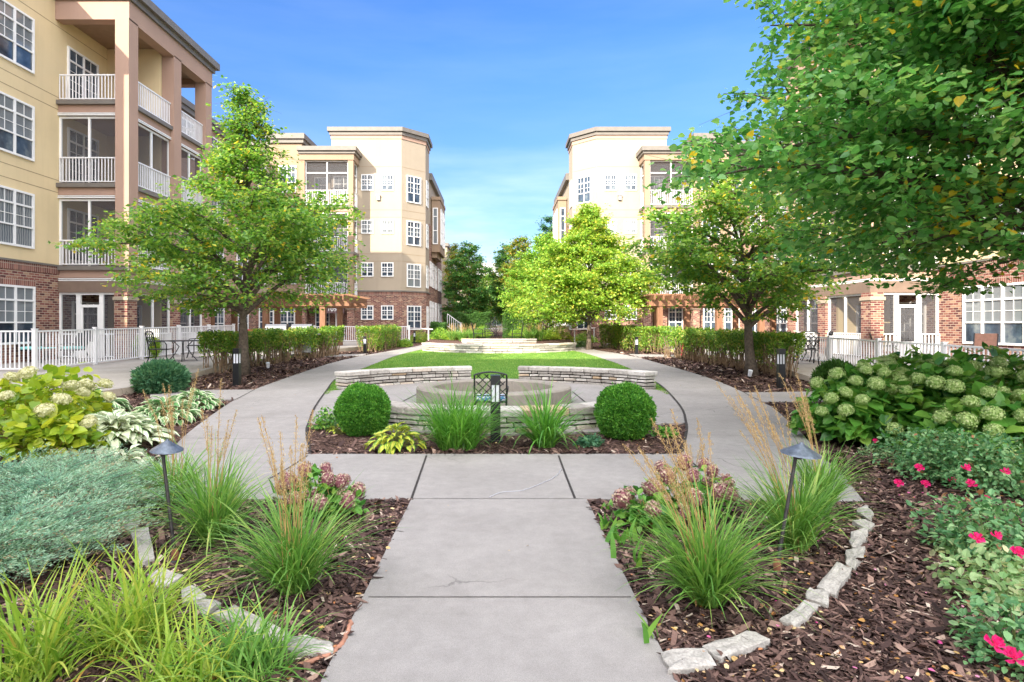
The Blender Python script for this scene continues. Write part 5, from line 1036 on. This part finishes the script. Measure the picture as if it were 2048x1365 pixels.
# broad leaved shoots by the walk
def shoots(label, px, py, n, L, mat='f_lily', w=.05, name='lily_of_the_valley', r0=.05):
    x, y, z = G(px, py); root = thing(name, label, 'plant', (x, y, z), 0, 'broad leaved shoots'); az = rng.uniform(0, 6.28, n)
    B = np.column_stack([r0 * rng.normal(0, 1, n), r0 * rng.normal(0, 1, n), np.zeros(n)]); V, F = blades(B, az, rng.uniform(.1, .45, n), rng.uniform(.1, .6, n), L * rng.uniform(.6, 1.1, n), w * rng.uniform(.8, 1.2, n), 6, rng.normal(0, .7, n))
    mesh_obj('leaves', V, [F], mat, root, rnd=np.repeat(rng.random(n), 6)); return root
for px, py, n, L, lab in ((1212, 1062, 9, .17, 'broad green shoots right of the walk, highest of the row'), (1240, 1090, 11, .19, 'broad green shoots right of the walk, second of the row'), (1262, 1140, 8, .21, 'broad green shoots right of the walk, lowest of the row'),
                          (1310, 1280, 5, .18, 'yellow edged broad leaves beside the walk above the square edging slab'), (1212, 1024, 7, .10, 'tiny green shoots at the corner where walk and cross walk meet'), (712, 1003, 6, .19, 'bright green shoots right of the left pink hydrangea'), (552, 990, 6, .22, 'bright green shoots left of the left pink hydrangea')):
    shoots(lab, px, py, n, L)
# ---------------- hostas ----------------
def hosta(label, px, py, r, n, leaf, mat, h=.3, group='hostas along the left bed'):
    x, y, z = G(px, py); root = thing('hosta', label, 'hosta', (x, y, z), 0, group); az = rng.uniform(0, 6.28, n); t_ = rng.random(n) ** .6
    rr = r * t_ * .85; P = np.column_stack([np.cos(az) * rr, np.sin(az) * rr, h * (1.05 - .75 * t_ ** 1.5) + rng.normal(0, .02, n)])
    el_ = .55 - 1.0 * t_; D = np.column_stack([np.cos(az) * np.cos(el_), np.sin(az) * np.cos(el_), np.sin(el_)]) + rng.normal(0, .16, (n, 3)); N_ = np.column_stack([np.cos(az) * .4, np.sin(az) * .4, np.ones(n)]) + rng.normal(0, .15, (n, 3))
    leafobj('leaves', HOSTA, P, D, N_, leaf * rng.uniform(.7, 1.2, n), mat, root, W=leaf * rng.uniform(.65, .95, n)); m = MB()
    for i in range(n): m.tube([(0, 0, 0), P[i] * (.5, .5, .8), P[i]], [.006, .005, .004], 3, cap=False)
    m.build('stalks', 'stem', root); return root
hosta('large white hearted hosta in the middle of the left bed', 228, 900, .64, 210, .25, 'h_white', .36); hosta('small white hearted hosta between the big one and the juniper', 248, 935, .22, 34, .15, 'h_white', .17); hosta('little pale hosta almost under the juniper', 85, 935, .22, 22, .16, 'h_white', .17)
hosta('white edged green hosta behind the big white one, left', 178, 833, .60, 190, .22, 'h_edge', .34); hosta('white edged green hosta behind the path light', 330, 845, .50, 170, .20, 'h_edge', .30); hosta('white edged hosta at the far right of the left bed by the path', 385, 818, .50, 170, .18, 'h_edge', .26)
hosta('golden green hosta beside the centre daylily fan', 792, 900, .34, 100, .14, 'h_gold', .26, 'small plants of the centre bed'); hosta('small pale rosette plant below the left globe shrub', 676, 868, .17, 40, .07, 'h_gold', .08, 'small plants of the centre bed')
# ---------------- leafy shrubs ----------------
def bush(label, cat, name, loc, r, h, n_leaf, leaf, mat, tpl=LEAF6, stem_n=26, stem_mat='stem', group=None, low=.15, shellp=.5, up=.6, stemr=.006):
    root = thing(name, label, cat, loc, 0, group); d = rand_dirs(n_leaf); d[:, 2] = np.abs(d[:, 2]); q = rng.random(n_leaf) ** shellp
    lump = 1 + .12 * np.sin(d[:, 0] * 5 + r * 9) + .10 * np.sin(d[:, 1] * 6 + h * 7); P = d * (q * lump)[:, None] * (r, r, h - low * h) + (0, 0, low * h); P[:, :2] *= (1 + .0 * P[:, :1])
    D = nrmz(d * (1, 1, .2) + rng.normal(0, .55, (n_leaf, 3)) + (0, 0, -.1)); N_ = d * .6 + (0, 0, up) + rng.normal(0, .35, (n_leaf, 3)); leafobj('leaves', tpl, P, D, N_, leaf * rng.uniform(.6, 1.25, n_leaf), mat, root)
    m = MB()
    for i in range(stem_n): e = P[rng.integers(0, n_leaf)]; m.tube([(e[0] * .12, e[1] * .12, -.02), e * (.55, .55, .5), e], [stemr, stemr * .8, stemr * .4], 4, cap=False)
    m.build('stems', stem_mat, root); return root, P, d
def floret_head(mat, r, n, fs, sq=.85, name='flower_head'):
    d = rand_dirs(n); d[:, 2] = np.where(d[:, 2] < -.5, -d[:, 2], d[:, 2]); P = d * (r, r, r * sq) * (1 + rng.normal(0, .05, (n, 1))); T1 = np.cross(d, rand_dirs(n)); V, F = scatter(QUAD, P - nrmz(T1) * fs * .4, T1, d + rng.normal(0, .35, (n, 3)), fs * rng.uniform(.7, 1.2, n), fs * 1.3 * np.ones(n))
    a = np.arange(8) * math.pi / 4; R2 = r * .86; V2 = []; F2 = []
    for i, ph_ in enumerate(np.linspace(.15, math.pi - .15, 6)):
        for t_ in a: V2.append((R2 * math.sin(ph_) * math.cos(t_), R2 * math.sin(ph_) * math.sin(t_), R2 * sq * math.cos(ph_)))
    for i in range(5):
        for j in range(8): F2.append([i * 8 + j, (i + 1) * 8 + j, (i + 1) * 8 + (j + 1) % 8, i * 8 + (j + 1) % 8])
    Vv = np.vstack([V, V2]); Ff = np.vstack([F, np.array(F2) + len(V)]); return mesh_obj(name, Vv, [Ff], mat, None, rnd=np.concatenate([rng.random(n), np.full(len(F2), .05)]))
def put_heads(root, src, spots, sc=(.8, 1.15)):
    for i, p in enumerate(spots):
        o = src.copy(); COL.objects.link(o); o.parent = root; o.location = p; s = random.uniform(*sc); o.scale = (s, s, s); o.rotation_euler = (random.uniform(-.5, .5), random.uniform(-.5, .5), random.uniform(0, 6))
hG = floret_head('f_bloom', .098, 330, .022, .85); hC = floret_head('f_cream', .10, 300, .024, .62); hP = floret_head('f_pinkbloom', .062, 190, .018, 1.15)
def world_heads(loc, r, h, n, front=.75, low=.25):
    out = []; k = 0
    while len(out) < n and k < 4000:
        k += 1; d = rand_dirs(1)[0]; d[2] = abs(d[2])
        if d[1] > .35 and random.random() < front: continue
        p = np.array((d[0] * r, d[1] * r, low * h + d[2] * (h - low * h))) * 1.03
        if all(np.linalg.norm(p - q) > .185 for q in out): out.append(p)
    return out
for i, (x, y, r, h, nh, lab) in enumerate([(5.0, 8.2, .75, .98, 28, 'green headed hydrangea at the left end of the right mass'), (5.9, 7.8, .90, 1.06, 32, 'green headed hydrangea in the middle of the right mass'), (6.8, 7.2, .95, 1.04, 32, 'green headed hydrangea at the right frame edge'),
                                           (5.75, 6.9, .72, .80, 24, 'lower green headed hydrangea in front, behind the roses'), (7.3, 8.8, .95, 1.10, 22, 'green headed hydrangea farthest back by the right fence'), (6.3, 9.2, .85, 1.06, 20, 'green headed hydrangea behind the middle one near the fence')]):
    root, P, d = bush(lab, 'hydrangea', 'hydrangea', (x, y, T(y)), r, h, 1700, .15, 'f_hydr', HEART, 40, group='green hydrangeas on the right', shellp=.35, low=.12); put_heads(root, hG, world_heads((x, y), r, h, nh))
for i, (x, y, r, h, nh, lab) in enumerate([(-5.75, 7.3, .62, .98, 7, 'yellow green hydrangea with cream heads at the left edge'), (-5.15, 6.9, .42, .62, 4, 'low yellow green hydrangea with a cream head, in front of its neighbour'), (-6.35, 8.6, .7, .95, 6, 'yellow green hydrangea with cream heads behind the others on the left')]):
    root, P, d = bush(lab, 'hydrangea', 'hydrangea', (x, y, T(y)), r, h, 520, .13, 'f_hydrl', HEART, 40, 'redstem', 'cream hydrangeas on the left', shellp=.4, low=.25); put_heads(root, hC, world_heads((x, y), r, h, nh, .9, .5), (.8, 1.2))
for (px, py, r, h, nh, lab) in ((628, 1030, .27, .37, 16, 'faded pink hydrangea behind the left reed grass, its left half'), (672, 1036, .20, .30, 12, 'smaller faded pink hydrangea nearest the walk on the left'), (1300, 1062, .24, .34, 11, 'faded pink hydrangea right of the walk, front one'), (1378, 1035, .33, .45, 14, 'faded pink hydrangea behind the front right reed grass')):
    x, y, z = G(px, py); root, P, d = bush(lab, 'hydrangea', 'hydrangea', (x, y, z), r, h, 260, .085, 'f_hydr', LEAF6, 24, 'redstem', 'faded pink hydrangeas', shellp=.5, low=.2); put_heads(root, hP, [q for q in world_heads((x, y), r, h, nh * 2, .85, .45)][:nh], (.8, 1.2))
for o in (hG, hC, hP): bpy.data.objects.remove(o)
# roses
PET = None
def rose_flower(r=.032, name='flower'):
    V = []; F = []; rn = []
    for k in range(11):
        a = k * 2.4; lay = k / 11; w = r * (.9 - .3 * lay); tilt = .25 + 1.0 * lay; rr0 = r * .05; nb = len(V)
        for u in (0, .5, 1):
            for v in (-1, 0, 1):
                ra = rr0 + u * r * (1.05 - .35 * lay) * math.cos(tilt * u); zz = u * r * math.sin(tilt * (.4 + .6 * u)) + .004 * v * v; ang = a + v * .55 * (1 - .25 * (u == 1))
                V.append((ra * math.cos(ang), ra * math.sin(ang), zz + .002 * k))
        for i in range(2):
            for j in range(2): F.append([nb + i * 3 + j, nb + i * 3 + j + 1, nb + (i + 1) * 3 + j + 1, nb + (i + 1) * 3 + j]); rn.append(random.random())
    return mesh_obj(name, V, [np.array(F)], 'petal', None, rnd=rn)
rf = rose_flower()
def toward(loc):                                            # flowers face the light and the walk
    return (R(random.uniform(25, 60)), 0, random.uniform(-1.2, .4))
for (px, py, r, h, nl, fl, lab) in ((1880, 960, .46, .46, 2100, [(1824, 1008), (1850, 970), (1797, 968), (1903, 965), (1872, 1012), (1838, 938)], 'pink rose bush nearest the mulch, below the catmint'), (1985, 985, .48, .48, 2200, [(1943, 972), (1945, 1022), (1930, 940), (2010, 948), (1975, 1000), (2030, 1015)], 'pink rose bush with two blooms beside the right frame edge'),
                                    (2010, 900, .52, .52, 2000, [(1966, 917), (1966, 893), (1928, 900), (2028, 874), (1985, 890)], 'pink rose bush in front of the hydrangeas, highest'), (1985, 1120, .40, .36, 1500, [(1990, 1075), (1952, 1082), (2035, 1108)], 'rose bush without open blooms low at the right edge'),
                                    (2035, 1335, .24, .26, 600, [(1985, 1290), (2030, 1322)], 'rose bush cut by the bottom right corner with one large bloom'), (1790, 905, .30, .26, 800, [(1752, 883), (1812, 886)], 'small rose bush with two blooms by the catmint')):
    x, y, z = G(px, py); root, P, d = bush(lab, 'rose bush', 'rose_bush', (x, y, z), r * 1.1, h * 1.25, int(nl * 1.1), .05, 'f_rose', LEAF6, 40, 'stem', 'pink rose bushes', shellp=.45, low=.1, up=.9, stemr=.004)
    for fx, fy in fl:
        yy = y - r * .95; o = rf.copy(); COL.objects.link(o); o.parent = root; o.location = (XA(fx, yy) - x, yy - y, ZA(fy, yy) - z); o.scale = [random.uniform(1.0, 1.4)] * 3; o.rotation_euler = toward(0)
bpy.data.objects.remove(rf)
for (px, py, r, h, n, lab, mat) in ((1705, 858, .42, .24, 2400, 'silvery catmint mound nearest the path on the right', 'f_silver'), (1800, 880, .55, .32, 3200, 'silvery catmint mound in front of the hydrangea heads', 'f_silver'), (1755, 915, .26, .13, 700, 'low silvery seedling mound below the catmint', 'f_silver'), (1890, 900, .5, .36, 2200, 'pale catmint mound among the roses', 'f_silver'),
                                    (2000, 1210, .34, .30, 520, 'pale green leafy shoots at the right edge over the mulch', 'f_paleshoot'), (1945, 1130, .24, .22, 260, 'pale green shoots leaning over the mulch, left of the edge ones', 'f_paleshoot'), (650, 858, .22, .30, 420, 'small wispy dark leaved plant left of the left globe shrub', 'f_hydr'), (1180, 890, .18, .12, 500, 'low blue green plant between daylily and right globe shrub', 'f_blue'),
                                    (1330, 872, .17, .11, 500, 'low bright green plant right of the right globe shrub', 'f_lily')):
    x, y, z = G(px, py); bush(lab, 'shrub', 'low_shrub', (x, y, z), r, h, n, .030 if mat == 'f_silver' else .055, mat, LEAF6, 30, 'stem', 'low filler plants', shellp=.5, low=.1, up=.5, stemr=.003)
x, y, z = G(112, 800); bush('dark purple leaved coral bells between the left hydrangea heads', 'shrub', 'coral_bells', (x, y, z), .3, .28, 300, .09, 'joint', LEAF6)
for (px, y, r, h, mat, lab) in ((882, 38, .9, .7, 'f_green', 'green mound left of the long far stone wall'), (905, 37.2, .6, .5, 'f_lime', 'yellow green mound above the left end of the far stone wall'), (1100, 37.4, .8, .75, 'f_lime', 'yellow green mound above the right end of the far stone wall'), (1080, 40, .9, 1.0, 'f_green', 'tall green mound before the far stair railing'),
                                (1130, 38.5, .9, .7, 'f_hydrl', 'pale hydrangea mound left of the right handrail'), (1170, 40, .9, .7, 'f_green', 'green mound between the two posts of the right handrail'), (1165, 34, .5, .35, 'f_silver', 'silvery low mound before the right handrail'), (840, 40, .9, .8, 'f_lime', 'light green mound behind the left handrail'), (805, 34.5, .6, .45, 'f_green', 'green mound at the foot of the left handrail'), (1110, 43.5, 1.1, 1.1, 'f_lime', 'sunlit shrub under the far right tree'), (1040, 44, .8, .8, 'f_green', 'shrub right of the far terrace table'), (965, 44, .8, .8, 'f_green', 'shrub left of the far terrace table')):
    bush(lab, 'shrub', 'rounded_shrub', (XA(px, y), y, T(y) + (.3 if 34.9 < y and 860 < px < 1120 else 0)), r, h, 2600, .075, mat, QUAD, 12, group='shrubs round the far terrace', shellp=.4, low=.05)
# juniper
def juniper(label, px, py, rx, ry, h, n, az0=.2):
    x, y, z = G(px, py); root = thing('spreading_juniper', label, 'juniper', (x, y, z), 0, 'spreading blue junipers'); RN = []; P = []; D = []; m = MB()
    for i in range(n):
        a = rng.uniform(0, 6.28); t0 = rng.random() ** .5; b = np.array((math.cos(a) * rx * t0 * .75, math.sin(a) * ry * t0 * .75)); zb = h * (.95 - .6 * t0 ** 2) * rng.uniform(.5, 1); dr_ = a * 0 + az0 + rng.normal(0, .55) if rng.random() < .6 else a
        l = rng.uniform(.20, .42); d = np.array((math.cos(dr_), math.sin(dr_), rng.uniform(0, .42))); l *= rng.uniform(.9, 1.7); e = np.array((*b, zb)) + d * l; q0 = np.array((*b, zb)); m.tube([q0, (q0 + e) / 2 + (0, 0, .02), e], [.003, .002, .001], 3, cap=False)
        k = 100; s = rng.random(k); side = np.array((-math.sin(dr_), math.cos(dr_), 0)); wv = (1 - s * .8) * .085 * rng.uniform(-1, 1, k); pp = q0 + (e - q0) * s[:, None] + side * wv[:, None] + np.array((0, 0, 1)) * (rng.normal(0, .012, k) + .03 * np.sin(s * 3))[:, None]
        RN.append(np.clip(.15 + .75 * s + rng.normal(0, .12, k), 0, .97)); P.append(pp); D.append(d + side * (np.sign(wv) * .8)[:, None] + rng.normal(0, .3, (k, 3)) + (0, 0, .25))
    P = np.vstack(P); D = np.vstack(D); leafobj('sprays', NARROW, P, D, rand_dirs(len(P), 1.0), rng.uniform(.018, .038, len(P)), 'f_juniper', root, W=rng.uniform(.020, .036, len(P)), rnd=np.concatenate(RN)); m.build('branches', 'bark', root, smooth=False)
juniper('blue green juniper spreading toward the left path lamp', 130, 1030, .75, .62, .24, 560, .3); juniper('blue green juniper at the left edge, nearest the camera', 10, 1130, .55, .66, .24, 480, -.3); juniper('blue green juniper reaching up to the small hosta', 60, 985, .85, .48, .20, 460, .4)
